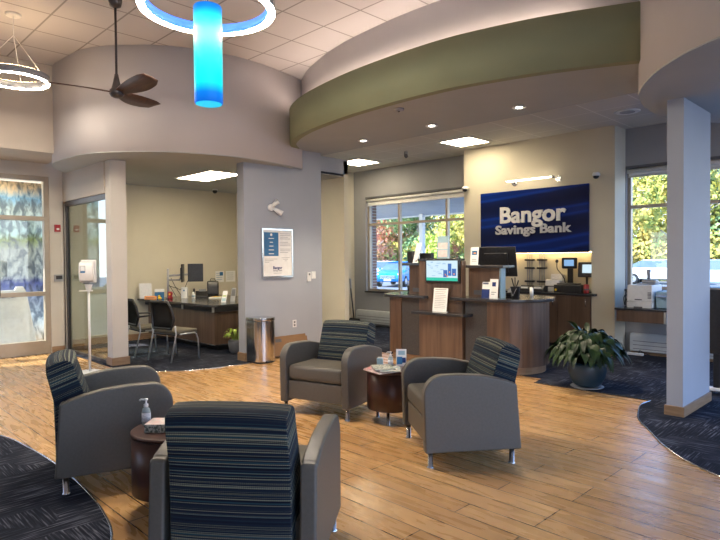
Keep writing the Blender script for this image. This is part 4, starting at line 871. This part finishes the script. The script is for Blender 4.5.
bm = bm_(); prism(bm, sub(arc(-6.10, CY+.45, .28, 180, 270, 8)+[(-5.98, CY+.17), (-5.98, 7.7), (-6.38, 7.7)]), .960, .992); obj('end_top', bm, 'counter_stone', t, .005)
bm = bm_(); box(bm, -5.40-L.x, -4.50-L.x, -.24, .0, .745, .785); obj('shelf', bm, 'counter_stone', t, .005)
bm = bm_(); box(bm, -5.44-L.x, -4.68-L.x, -.005, 0, .10, .742); obj('lower_panel', bm, 'laminate_light', t)
bm = bm_(); box(bm, -5.76-L.x, -5.45-L.x, .15, .21, 1.0, 1.43); obj('upper_screen', bm, 'laminate', t); bm = bm_(); box(bm, -5.82-L.x, -5.47-L.x, .05, .34, 1.432, 1.47); obj('ledge', bm, 'counter_stone', t, .004)
bm = bm_(); box(bm, -4.675-L.x, -4.17-L.x, .15, .21, 1.0, 1.40); obj('upper_screen', bm, 'laminate', t); bm = bm_(); box(bm, -4.655-L.x, -4.07-L.x, .05, .34, 1.402, 1.44); obj('ledge', bm, 'counter_stone', t, .004)
bm = bm_(); box(bm, -4.165-L.x, -4.14-L.x, .12, .23, 1.0, 1.401); obj('side_screen', bm, 'light_blue', t)
bm = bm_(); tube(bm, [(-6.36-L.x, .98, .96), (-6.42-L.x, .92, .70), (-6.46-L.x, .85, .30), (-6.42-L.x, .80, .0)], .018, 10); tube(bm, [(-6.46-L.x, .85, .35), (-6.30-L.x, 1.0, .35)], .012, 8); obj('curved_support', bm, 'chrome', t)
for x in (-5.60, -4.50):
    bm = bm_(); box(bm, x-.085-L.x, x+.085-L.x, .142, .15, 1.035, 1.095); o = obj('vent_slot', bm, 'vent_dark', t)
# screen on the tower
t = thing('display_screen', 'black display screen showing a picture with a green bottom strip, on the tower', 'screen', (-4.99, CY-.005, 1.20))
fbox('housing', (-.295, .295, -.045, 0, 0, .335), 'plastic_black', t, .008)
s_ = fbox('screen', (-.272, .272, -.047, -.0455, .028, .312), 'screen_white', t)
fbox('green_strip', (-.272, .272, -.048, -.047, .028, .072), 'screen_green', s_)
bm = bm_(); R_ = random.Random(3)
for k in range(22): x = R_.uniform(-.26, .03); zz = R_.uniform(.09, .29); box(bm, x, x+R_.uniform(.02, .07), -.0478, -.047, zz, zz+.006)
obj('picture_texture', bm, 'screen_blue', s_)
bm = bm_()
for (a, b_, c, d) in ((.03, .10, .08, .18), (.11, .17, .10, .27), (.18, .25, .10, .20)): box(bm, a, b_, -.049, -.047, c, d)
obj('picture_figures', bm, 'screen_navy', s_)
bm = bm_()
for x, zz in ((.065, .115), (.14, .15), (.215, .125), (.10, .095)): lathe(bm, [(.012, 0), (.012, .001)], (0, 0, 0), 12, 0, Matrix.Translation((x, -.049, zz))@Matrix.Rotation(PI/2, 4, 'X'))
obj('picture_dots', bm, 'orange', s_)
leaflet('document_stand', 'white printed page in a stand on the tower shelf below the screen', (-5.0, CY-.10, .792), 0, .245, .335, 'paper', [(-.40, .40, .93, .95, 'vent_dark')]+[(-.38, .38-.1*(k % 3 == 1), .84-.075*k, .855-.075*k, 'plastic_grey') for k in range(10)], 8, 'document')
leaflet('tent_sign', 'pale blue card with pink panels standing on top of the tower', (-5.05, CY+.05, 1.542), 0, .20, .32, 'light_blue', [(-.40, .40, .42, .70, 'mag_b'), (-.40, .40, .06, .36, 'mag_b')], 3, 'sign card')
leaflet('flyer', 'tilted pale flyer on the left ledge beside the tower', (-5.69, CY+.20, 1.477), Rd(-14), .13, .31, 'paper_grey', [(.05, .35, .06, .14, 'vent_dark')], 16, 'flyer')
leaflet('flyer', 'white flyer with a round blue picture on the right ledge beside the tower', (-4.60, CY+.17, 1.447), 0, .13, .25, 'paper', [(-.32, .32, .56, .80, 'teal_blue'), (-.1, .2, .62, .7, 'orange'), (-.3, .3, .2, .24, 'plastic_grey'), (-.3, .3, .3, .34, 'plastic_grey')], 6, 'flyer')
leaflet('flyer', 'navy and white flyer on the right countertop, left one of the pair', (-4.36, CY+.08, 1.004), 0, .12, .22, 'paper', [(-.5, .5, 0, .55, 'navy'), (-.4, .3, .85, .92, 'navy')], 8, 'flyer')
leaflet('flyer', 'white flyer with a dark blue emblem on the right countertop', (-4.22, CY+.06, 1.004), 0, .125, .26, 'paper', [(-.22, .22, .62, .84, 'navy'), (-.3, .3, .30, .34, 'plastic_grey'), (-.3, .1, .20, .24, 'plastic_grey')], 5, 'flyer')
t = thing('black_tray', 'small black box standing behind the left edge of the tower top', 'box', (-5.74, CY+.27, 1.477)); fbox('tray_body', (.02, .24, .08, .16, -.02, .14), 'plastic_black', t, .006); fbox('tray_lid', (.015, .245, .075, .165, .141, .150), 'plastic_black', t, .003)
t = thing('black_organizer', 'small black bin left of the tilted flyer on the left ledge', 'bin', (-5.80, CY+.26, 1.477)); bm = bm_(); xprism(bm, [(-.04, 0), (.04, 0), (.06, .17), (-.06, .17)], -.05, .05); obj('bin_body', bm, 'plastic_black', t, .004)
bm = bm_(); box(bm, -.052, .052, -.062, .062, .171, .178); obj('bin_rim', bm, 'plastic_black', t)
t = thing('pen_cup', 'black mesh pen cup on the left countertop', 'pen cup', (-6.16, CY+.62, 1.004)); bm = bm_(); lathe(bm, [(.03, 0), (.038, .10)]); obj('cup', bm, 'plastic_black', t)
bm = bm_()
for k in range(4): tube(bm, [(0, 0, .02), (.03*math.cos(k*1.7), .03*math.sin(k*1.7), .18)], .004, 6)
obj('pens', bm, 'plastic_grey', t)
leaflet('brochure_holder', 'clear holder of grey brochures beside the pen cup', (-6.05, CY+.58, 1.004), Rd(15), .10, .23, 'plastic_grey', [(-.3, .3, .5, .9, 'light_blue')], 20, 'brochure holder')
monitor('large black monitor on the right of the counter, seen from behind', (-4.60, 7.38, 1.276), Rd(194), .58, .44, stand=.27, tilt=-14)
t = thing('cup_organizer', 'black ribbed pencil cup on the right countertop', 'pen cup', (-4.05, CY+.32, 1.004)); bm = bm_(); lathe(bm, [(.045, 0), (.065, .15), (.066, .155)], seg=24); obj('cup', bm, 'plastic_black', t)
bm = bm_(); 
for k in range(6): tube(bm, [(.0, 0, .10), (.05*math.cos(k*1.05), .05*math.sin(k*1.05), .23+.01*k)], .007, 6)
obj('pens', bm, 'plastic_black', t); bm = bm_(); tube(bm, [(-.045, -.045, .13), (0, -.057, .03), (.045, -.045, .13)], .004, 6); obj('white_chevron', bm, 'plastic_grey', t)
t = thing('tape_dispenser', 'black tape dispenser behind the pencil cup', 'tape dispenser', (-4.22, 7.15, 1.004), .3); fbox('dispenser_base', (-.09, .09, -.04, .04, 0, .06), 'plastic_black', t, .01); bm = bm_(); lathe(bm, [(.05, -.015), (.05, .015)], (0, 0, 0), 20, 0, Matrix.Translation((-.02, 0, .075))@Matrix.Rotation(PI/2, 4, 'X')); obj('tape_roll', bm, 'plastic_grey', t)
t = thing('paper_roll', 'white receipt curling up from the card terminal on the counter', 'receipt', (-4.10, 7.45, 1.004)); bm = bm_(); tube(bm, [(0, 0, 0), (0, 0, .12)], .025, 12); obj('roll', bm, 'paper', t)

# cabinet inside the niche under the sign
t = thing('credenza', 'dark wood cabinet with a stone top in the niche under the blue sign', 'cabinet', (-5.1, 9.30, .006))
fbox('carcass', (-1.14, 1.12, -.165, .23, .10, .915), 'laminate', t, .003); fbox('plinth', (-1.14, 1.12, -.13, .23, 0, .10), 'plastic_black', t)
bm = bm_(); prism(bm, [(-1.14, -.24), (1.20, -.24), (1.22, -.22), (1.22, -.175), (1.12, -.175), (1.12, .23), (-1.14, .23)], .918, .955); obj('cabinet_top', bm, 'counter_stone', t, .004)
for k in range(4):
    x0 = -1.13+.562*k; d_ = fbox('door', (x0, x0+.555, -.19, -.168, .12, .905), 'laminate', t, .002)
    bm = bm_(); tube(bm, [(x0+.49, -.19, .74), (x0+.49, -.22, .74), (x0+.49, -.22, .87), (x0+.49, -.19, .87)], .006, 6); obj('handle', bm, 'chrome', d_)
CZ = .962
def teller_rack(label, x):
    t = thing('wall_rack', label, 'rack', (x, WY-.01, 1.0), 0, 'black wire racks under the sign'); bm = bm_()
    for dx in (-.045, .0, .045): tube(bm, [(dx, -.03, -.03), (dx, -.03, .63)], .007, 6)
    obj('rods', bm, 'plastic_grey', t)
    for z_ in (.10, .34, .485): fbox('clip_bar', (-.085, .085, -.062, -.0, z_, z_+.032), 'plastic_black', t, .003)
teller_rack('left one of the two black wire racks under the blue sign', -5.27); teller_rack('right one of the two black wire racks under the blue sign', -5.03)
def cardterm(label, x, y):
    t = thing('desktop_machine', label, 'office machine', (x, y, CZ), 0, 'black machines with white labels on the cabinet'); bm = bm_(); xprism(bm, [(-.09, 0), (.09, 0), (.09, .10), (-.03, .10), (-.09, .04)], -.10, .10); obj('body', bm, 'plastic_black', t, .008)
    bm = bm_(); box(bm, -.065, .065, -.056, -.050, .055, .085, 0, Matrix.Translation((0, -.035, -.005))); obj('label_strip', bm, 'paper', t)
cardterm('left one of the two black desktop machines with white labels', -5.13, 9.16); cardterm('right one of the two black desktop machines with white labels', -4.88, 9.16)
t = thing('receipt_printer', 'pale grey desktop printer between the wire racks and the cash machine', 'printer', (-4.70, 9.36, CZ)); fbox('body', (-.13, .13, -.12, .12, 0, .20), 'plastic_white', t, .015); bm = bm_(); box(bm, -.10, .10, -.03, .09, .205, .30, 0, Matrix.Rotation(Rd(-14), 4, 'X')); obj('paper_stack', bm, 'paper_grey', t); fbox('slot', (-.09, .09, -.123, -.12, .08, .10), 'vent_dark', t)
t = thing('cash_machine', 'long black cash machine on the cabinet under a small display', 'cash machine', (-4.33, 9.19, CZ)); fbox('body', (-.26, .20, -.12, .12, 0, .13), 'plastic_black', t, .01); fbox('tray_top', (-.22, .12, -.09, .09, .131, .155), 'plastic_black', t, .008)
bm = bm_(); lathe(bm, [(.020, 0), (.020, .004)], (0, 0, 0), 12, 0, Matrix.Translation((-.22, -.121, .045))@Matrix.Rotation(PI/2, 4, 'X')); obj('yellow_button', bm, 'yellow', t)
t = thing('pole_display', 'small lit display on a black post behind the cash machine', 'display', (-4.46, 9.40, CZ)); bm = bm_(); box(bm, -.045, .045, .0, .03, 0, .44); obj('post', bm, 'plastic_black', t); fbox('housing', (-.135, .135, -.04, .0, .39, .58), 'plastic_black', t, .025, seg=3); fbox('screen', (-.085, .085, -.043, -.041, .435, .54), 'screen_blue', t)
t = thing('gooseneck_microphone', 'black gooseneck microphone left of the small display', 'microphone', (-4.52, 9.18, CZ+.157)); bm = bm_(); tube(bm, spline([(.08, 0, .0), (.06, 0, .08), (.0, 0, .16), (-.06, 0, .24), (-.065, 0, .34)], 4), .008, 6); obj('gooseneck', bm, 'plastic_black', t); bm = bm_(); ball(bm, (-.065, 0, .36), .026, s=(1, 1, 1.2)); obj('mic_head', bm, 'plastic_black', t)
t = thing('tablet_stand', 'black tablet with a pale lit screen at the right end of the niche', 'tablet', (-4.16, 9.36, CZ)); bm = bm_(); tube(bm, [(0, .02, 0), (0, .02, .25)], .018, 8); box(bm, -.06, .06, -.04, .06, 0, .012); obj('stand', bm, 'plastic_black', t); T = Matrix.Translation((0, 0, .25))@Matrix.Rotation(Rd(-6), 4, 'X'); bm = bm_(); box(bm, -.15, .12, -.01, .02, 0, .25, 0, T); obj('housing', bm, 'plastic_black', t, .012); bm = bm_(); box(bm, -.07, .105, -.013, -.0105, .07, .21, 0, T); obj('screen', bm, 'screen_white', t)
t = thing('red_can', 'red cylindrical container at the right end of the cabinet', 'can', (-4.06, 9.13, CZ)); bm = bm_(); lathe(bm, [(.040, 0), (.042, .008), (.042, .13), (.03, .145)]); obj('can_body', bm, 'red', t); bm = bm_(); lathe(bm, [(.0425, .05), (.0425, .075)]); obj('dark_band', bm, 'vent_dark', t)

# ================================================================== PRINTER SHELF
t = thing('wall_desk', 'narrow floating wood desk with a dark top under the right window', 'desk', (-2.70, 9.08, .60))
fbox('drawer_box', (-.71, -.06, -.40, .40, 0, .165), 'laminate', t, .003); fbox('desk_top', (-.73, -.02, -.42, .44, .168, .195), 'counter_stone', t, .004); fbox('end_panel', (-.058, -.03, -.40, .40, 0, .166), 'alu', t)
fbox('wall_bracket', (-.71, -.06, .401, .455, -.06, .16), 'alu', t)
t = thing('office_printer', 'cream office laser printer on the floating desk by the window', 'printer', (-3.11, 9.02, .797))
fbox('cabinet', (-.20, .15, -.20, .22, .09, .335), 'plastic_white', t, .012); fbox('paper_tray', (-.20, .15, -.205, .22, 0, .086), 'plastic_white', t, .008); fbox('tray_handle', (-.10, .02, -.212, -.206, .0, .02), 'vent_dark', t); fbox('panel_line', (-.09, .01, -.202, -.20, .115, .13), 'vent_dark', t)
bm = bm_()
for k in range(5): box(bm, .09, .14, -.203, -.2, .14+.02*k, .15+.02*k)
obj('vent_slots', bm, 'vent_dark', t); fbox('output_tray', (-.12, .14, -.05, .15, .336, .355), 'plastic_grey', t, .006)
t = thing('label_printer', 'small grey device with a raised paper holder on the laser printer', 'device', (-3.08, 9.10, 1.154)); fbox('body', (-.10, .10, -.06, .06, 0, .05), 'plastic_grey', t, .01); bm = bm_(); tube(bm, [(-.02, 0, .05), (-.02, 0, .20)], .022, 10, r1=.028); obj('paper_holder', bm, 'plastic_grey', t)
t = thing('card_scanner', 'pale blue office machine with an open grey tray right of the printer', 'office machine', (-2.84, 9.03, .797)); fbox('body', (-.09, .10, -.15, .17, 0, .25), 'light_blue', t, .02, seg=3); bm = bm_(); box(bm, -.06, .12, -.20, -.0, .22, .235, 0, Matrix.Rotation(Rd(14), 4, 'X')); obj('open_tray', bm, 'plastic_grey', t)
t = thing('router_with_cables', 'upright white router with loose dark cables left of the printer', 'router', (-3.37, 9.16, .797)); fbox('router_body', (-.02, .03, -.05, .05, 0, .28), 'plastic_white', t, .01)
bm = bm_()
for pts in ([(-.08, -.05, .01), (-.09, -.06, .12), (-.05, -.07, .17), (.0, -.07, .08), (.04, -.1, .01)], [(-.06, -.1, .01), (-.03, -.12, .1), (.02, -.09, .15), (.05, -.08, .03)], [(-.09, .0, .01), (-.085, 0, .2), (-.07, 0, .24), (-.05, 0, .02)]): tube(bm, spline(pts, 4), .007, 6)
obj('cables', bm, 'plastic_black', t)

# rolling stand at the right edge
t = thing('rolling_screen_stand', 'black rolling stand with a pale grey foot at the right edge', 'rolling stand', (-1.55, 7.38, .006), 0)
fbox('foot', (-.35, .20, -.06, .04, .03, .07), 'plastic_white', t, .01)
for x in (-.30, .15):
    bm = bm_(); lathe(bm, [(.03, -.012), (.03, .012)], (0, 0, 0), 16, 0, Matrix.Translation((x, -.02, .03))@Matrix.Rotation(PI/2, 4, 'X')); obj('caster', bm, 'plastic_black', t)
bm = bm_(); box(bm, -.27, -.20, -.035, .01, .07, 1.15); obj('post', bm, 'plastic_black', t, .005); fbox('panel', (-.30, .35, -.06, -.036, .45, 1.17), 'plastic_black', t, .008)

# ================================================================== OUTSIDE
GZ = -.15
bm = bm_(); flat(bm, [(-80, 9.80), (40, 9.80), (40, 43), (-80, 43)], GZ-.1, .1); struct('ground', bm, 'asphalt')
bm = bm_(); flat(bm, [(-160, 43.02), (80, 43.02), (80, 130), (-160, 130)], GZ-.1, .14); struct('ground', bm, 'grass')
bm = bm_(); flat(bm, [(-60, -40), (40, -40), (40, -2.85), (-60, -2.85)], GZ-.1, .1); flat(bm, [(3.55, -2.8), (40, -2.8), (40, 9.7), (3.55, 9.7)], GZ-.1, .1); struct('ground', bm, 'asphalt')
t = thing('entrance_canopy', 'pale flat canopy roof outside the left window', 'canopy', (-13, 13, GZ))
bm = bm_(); box(bm, -8, 7.2, -2.4, 2.0, 3.12, 3.45); obj('roof_slab', bm, 'canopy', t)
bm = bm_(); box(bm, -8.1, 7.3, 2.0, 2.1, 3.08, 3.6); obj('fascia', bm, 'plastic_white', t)
for x, y in ((1.1, 1.6), (-7.6, 1.6)):
    bm = bm_(); box(bm, x-.07, x+.07, y-.07, y+.07, 0, 3.12); obj('post', bm, 'plastic_white', t)
t = thing('brick_pier', 'brick pier just outside the left window', 'brick pillar', (-10.35, 10.6, GZ))
bm = bm_(); box(bm, -.55, .04, -.2, .2, 0, 3.09); obj('pier', bm, 'brick', t); fbox('cap_stone', (-.57, .06, -.22, .22, 3.091, 3.115), 'plastic_white', t)
def car(label, loc, rz, paint, hatch=False):
    t = thing('car', label, 'car', loc, rz, 'parked cars seen through the windows')
    body = [(-2.25, .32), (2.2, .32), (2.3, .55), (2.22, .80), (1.15, 1.0), (-1.95, 1.02), (-2.28, .92), (-2.3, .5)]
    X = Matrix.Identity(4); T = Matrix(((0, 0, 1, 0), (0, 1, 0, 0), (1, 0, 0, 0), (0, 0, 0, 1)))
    bm = bm_(); xprism(bm, body, -.86, .86); o = obj('body', bm, paint, t, .09, 3)
    cab = [(1.15, 0.98), (.35, 1.42), (-.9, 1.47), (-1.85, 1.02)]
    bm = bm_(); n = len(cab); a = [bm.verts.new((-.80+.14*(z_ > 1.1), y, z_)) for y, z_ in cab]; b_ = [bm.verts.new((.80-.14*(z_ > 1.1), y, z_)) for y, z_ in cab]
    bm.faces.new(list(reversed(a))); bm.faces.new(b_)
    for i in range(n): bm.faces.new((a[i], a[(i+1) % n], b_[(i+1) % n], b_[i]))
    obj('window_glass', bm, 'car_glass', t, .04, 2)
    bm = bm_(); prism(bm, [(-.62, -.92), (.62, -.92), (.60, .36), (-.60, .36)], 1.44, 1.50); obj('roof', bm, paint, t, .03, 2)
    for sx2 in (-1, 1):
        for y in (-1.4, 1.42):
            bm = bm_(); lathe(bm, [(.20, -.10), (.33, -.10), (.34, 0), (.33, .10), (.20, .10)], (0, 0, 0), 24, 0, Matrix.Translation((sx2*.78, y, .335))@Matrix.Rotation(PI/2, 4, 'Y')); w_ = obj('wheel', bm, 'tyre', t)
            bm = bm_(); lathe(bm, [(.19, -.108), (.19, .108)], (0, 0, 0), 16, 0, Matrix.Translation((sx2*.78, y, .335))@Matrix.Rotation(PI/2, 4, 'Y')); obj('hubcap', bm, 'chrome', w_)
        bm = bm_(); ball(bm, (sx2*.66, 2.17, .70), .16, s=(1.2, .5, .7)); obj('headlight', bm, 'plastic_white', t); bm = bm_(); box(bm, sx2*.7-.14, sx2*.7+.14, -2.33, -2.2, .75, .90); obj('tail_light', bm, 'red', t, .02)
        bm = bm_(); box(bm, sx2*.95-.09, sx2*.95+.09, .75, .88, 1.0, 1.12); obj('mirror', bm, paint, t, .03)
    bm = bm_()
    for k in range(3): box(bm, -.45, .45, 2.27, 2.31, .52+.07*k, .55+.07*k)
    obj('grille', bm, 'chrome', t); fbox('number_plate', (-.22, .22, 2.30, 2.33, .38, .49), 'plastic_white', t)
    return t
cz = GZ+.0
car('bright blue car facing the building outside the left window', (-23.9, 27.0, cz), Rd(205), 'car_blue')
car('white car parked behind the blue one outside the left window', (-28.9, 30.9, cz), Rd(120), 'car_white')
car('white car with red tail light outside the right window, left of the stub wall', (-12.2, 37.8, cz), Rd(-80), 'car_white')
car('white car at the left edge of the right window', (-16.2, 40.2, cz), Rd(215), 'car_white')
car('silver-blue car seen right of the wall stub', (-8.2, 34.0, cz), Rd(75), 'car_silver')
def tree(label, x, y, h, r, kind, seed, n=1500, trunk='bark', low=.0):
    t = thing('tree', label, 'tree', (x, y, GZ), 0, 'autumn trees behind the parking lot'); R_ = random.Random(seed)
    bm = bm_(); nb = 7; top = Vector((R_.uniform(-.3, .3), R_.uniform(-.3, .3), h*.8))
    tube(bm, [(0, 0, 0), (.15, .1, h*.3), (-.1, .05, h*.55), top], .16, 8, r1=.05)
    for k in range(nb):
        a = R_.uniform(0, 2*PI); z0 = h*R_.uniform(.25, .6); e_ = Vector((math.cos(a)*r*.7, math.sin(a)*r*.7, z0+h*.22)); tube(bm, [(0, 0, z0), e_*.5+Vector((0, 0, z0*.5+.1)), e_], .06, 6, r1=.02)
    obj('trunk', bm, trunk, t)
    bm = bm_(); blobs = [(Vector((R_.uniform(-1, 1)*r*.65, R_.uniform(-1, 1)*r*.65, h*R_.uniform(low+.12, .86))), r*R_.uniform(.35, .6)) for _ in range(16)]
    for i in range(n):
        c, rb = blobs[i % len(blobs)]; d = Vector((R_.gauss(0, 1), R_.gauss(0, 1), R_.gauss(0, 1))).normalized(); p = c+d*rb*R_.uniform(.6, 1.05); p.z = max(p.z, .1)
        u_ = Vector((R_.gauss(0, 1), R_.gauss(0, 1), R_.gauss(0, 1))).normalized(); v_ = u_.cross(d).normalized(); s_ = R_.uniform(.07, .17)*(1.0+r*.10)
        q = [bm.verts.new(p+u_*s_), bm.verts.new(p+v_*s_*.6), bm.verts.new(p-u_*s_), bm.verts.new(p-v_*s_*.6)]; bm.faces.new(q)
    obj('foliage', bm, kind, t, recalc=False)
def hedge(label, x, y, wd, h, kind, seed):
    t = thing('shrub', label, 'shrub', (x, y, GZ), 0, 'shrubs at the far edge of the parking lot'); R_ = random.Random(seed); bm = bm_()
    for i in range(1800):
        a = R_.uniform(0, 2*PI); zz = R_.random(); q = math.sqrt(max(0, 1-zz*zz))*R_.uniform(.7, 1); p = Vector((wd*q*math.cos(a), .9*q*math.sin(a), .05+h*zz*R_.uniform(.8, 1)))
        u_ = Vector((R_.gauss(0, 1), R_.gauss(0, 1), R_.gauss(0, 1))).normalized(); v_ = u_.orthogonal().normalized(); s_ = R_.uniform(.10, .2)
        bm.faces.new([bm.verts.new(p+u_*s_), bm.verts.new(p+v_*s_*.6), bm.verts.new(p-u_*s_), bm.verts.new(p-v_*s_*.6)])
    obj('foliage', bm, kind, t, recalc=False)
    bm = bm_(); tube(bm, [(0, 0, 0), (.1, 0, h*.6)], .05, 6); obj('stem', bm, 'bark', t)
hk = ['fol_green', 'fol_red', 'fol_yellow', 'fol_lime']; hn = ['green', 'reddish', 'yellow', 'lime']
for i, (x, y) in enumerate([(-47, 44.2), (-43.5, 44), (-40, 44.3), (-36.5, 44), (-33, 44.2), (-29.5, 44), (-21, 44.5), (-18, 44), (-15, 44.4), (-12, 44), (-9, 44.3), (-6, 44)]):
    where_ = ['leftmost behind the blue car', 'behind the blue car, left half', 'behind the blue car', 'behind the blue car, right half', 'in the middle of the left window', 'at the right end of the left window'][i] if i < 6 else ['at the left edge of the right window', 'left in the right window', 'behind the white cars', 'behind the white cars, right', 'just right of the wall stub', 'rightmost beside the wall stub'][i-6]
    hedge(f'{hn[(i*3+i//3) % 4]} shrub {where_}', x, y, 2.4, 3.4, hk[(i*3+i//3) % 4], 70+i)
K = [('yellow-leaved', 'fol_yellow'), ('green-leaved', 'fol_green'), ('reddish-leaved', 'fol_red'), ('lime-yellow', 'fol_lime')]
spec = [(-33.5, 31, 7.0, 3.0, 1), (-31.0, 33.5, 9, 3.2, 2), (-29.0, 30, 5.5, 2.6, 2), (-27.0, 33, 9, 3.4, 1), (-24.8, 30, 6.5, 2.7, 1), (-22.5, 31.5, 9, 3.2, 0), (-20.0, 30, 8.5, 2.9, 0), (-21.8, 28.2, 3.0, 1.3, 3), (-26.5, 27.6, 3.0, 1.6, 2),
        (-13.6, 32, 8.5, 2.6, 0), (-11.5, 30.5, 7.8, 2.5, 0), (-10.0, 33, 8.0, 2.4, 1), (-8.3, 28.5, 5.6, 2.3, 0), (-7.0, 31, 9.0, 2.9, 1), (-5.0, 29.5, 6.0, 2.5, 0), (-11.2, 27.8, 3.2, 1.5, 2)]
where = ['farthest left through the left window', 'left part of the left window, tall', 'left part of the left window, low', 'behind the canopy post, tall', 'just left of the canopy post', 'right of the canopy post, tall', 'at the right end of the left window', 'small, beside the canopy post', 'low, above the blue car',
         'at the left edge of the right window', 'left in the right window', 'green crown amid the yellow in the right window', 'low, above the white cars in the right window', 'seen right of the wall stub, tall', 'seen right of the wall stub, low', 'small, left bottom of the right window']
for i, (x, y, h, r, k) in enumerate(spec): tree(f'{K[k][0]} tree {where[i]}', x*1.52, y*1.52, h*1.5, r*1.45, K[k][1], 40+i, 6500 if h > 4 else 2500)
bpy.context.view_layer.update()
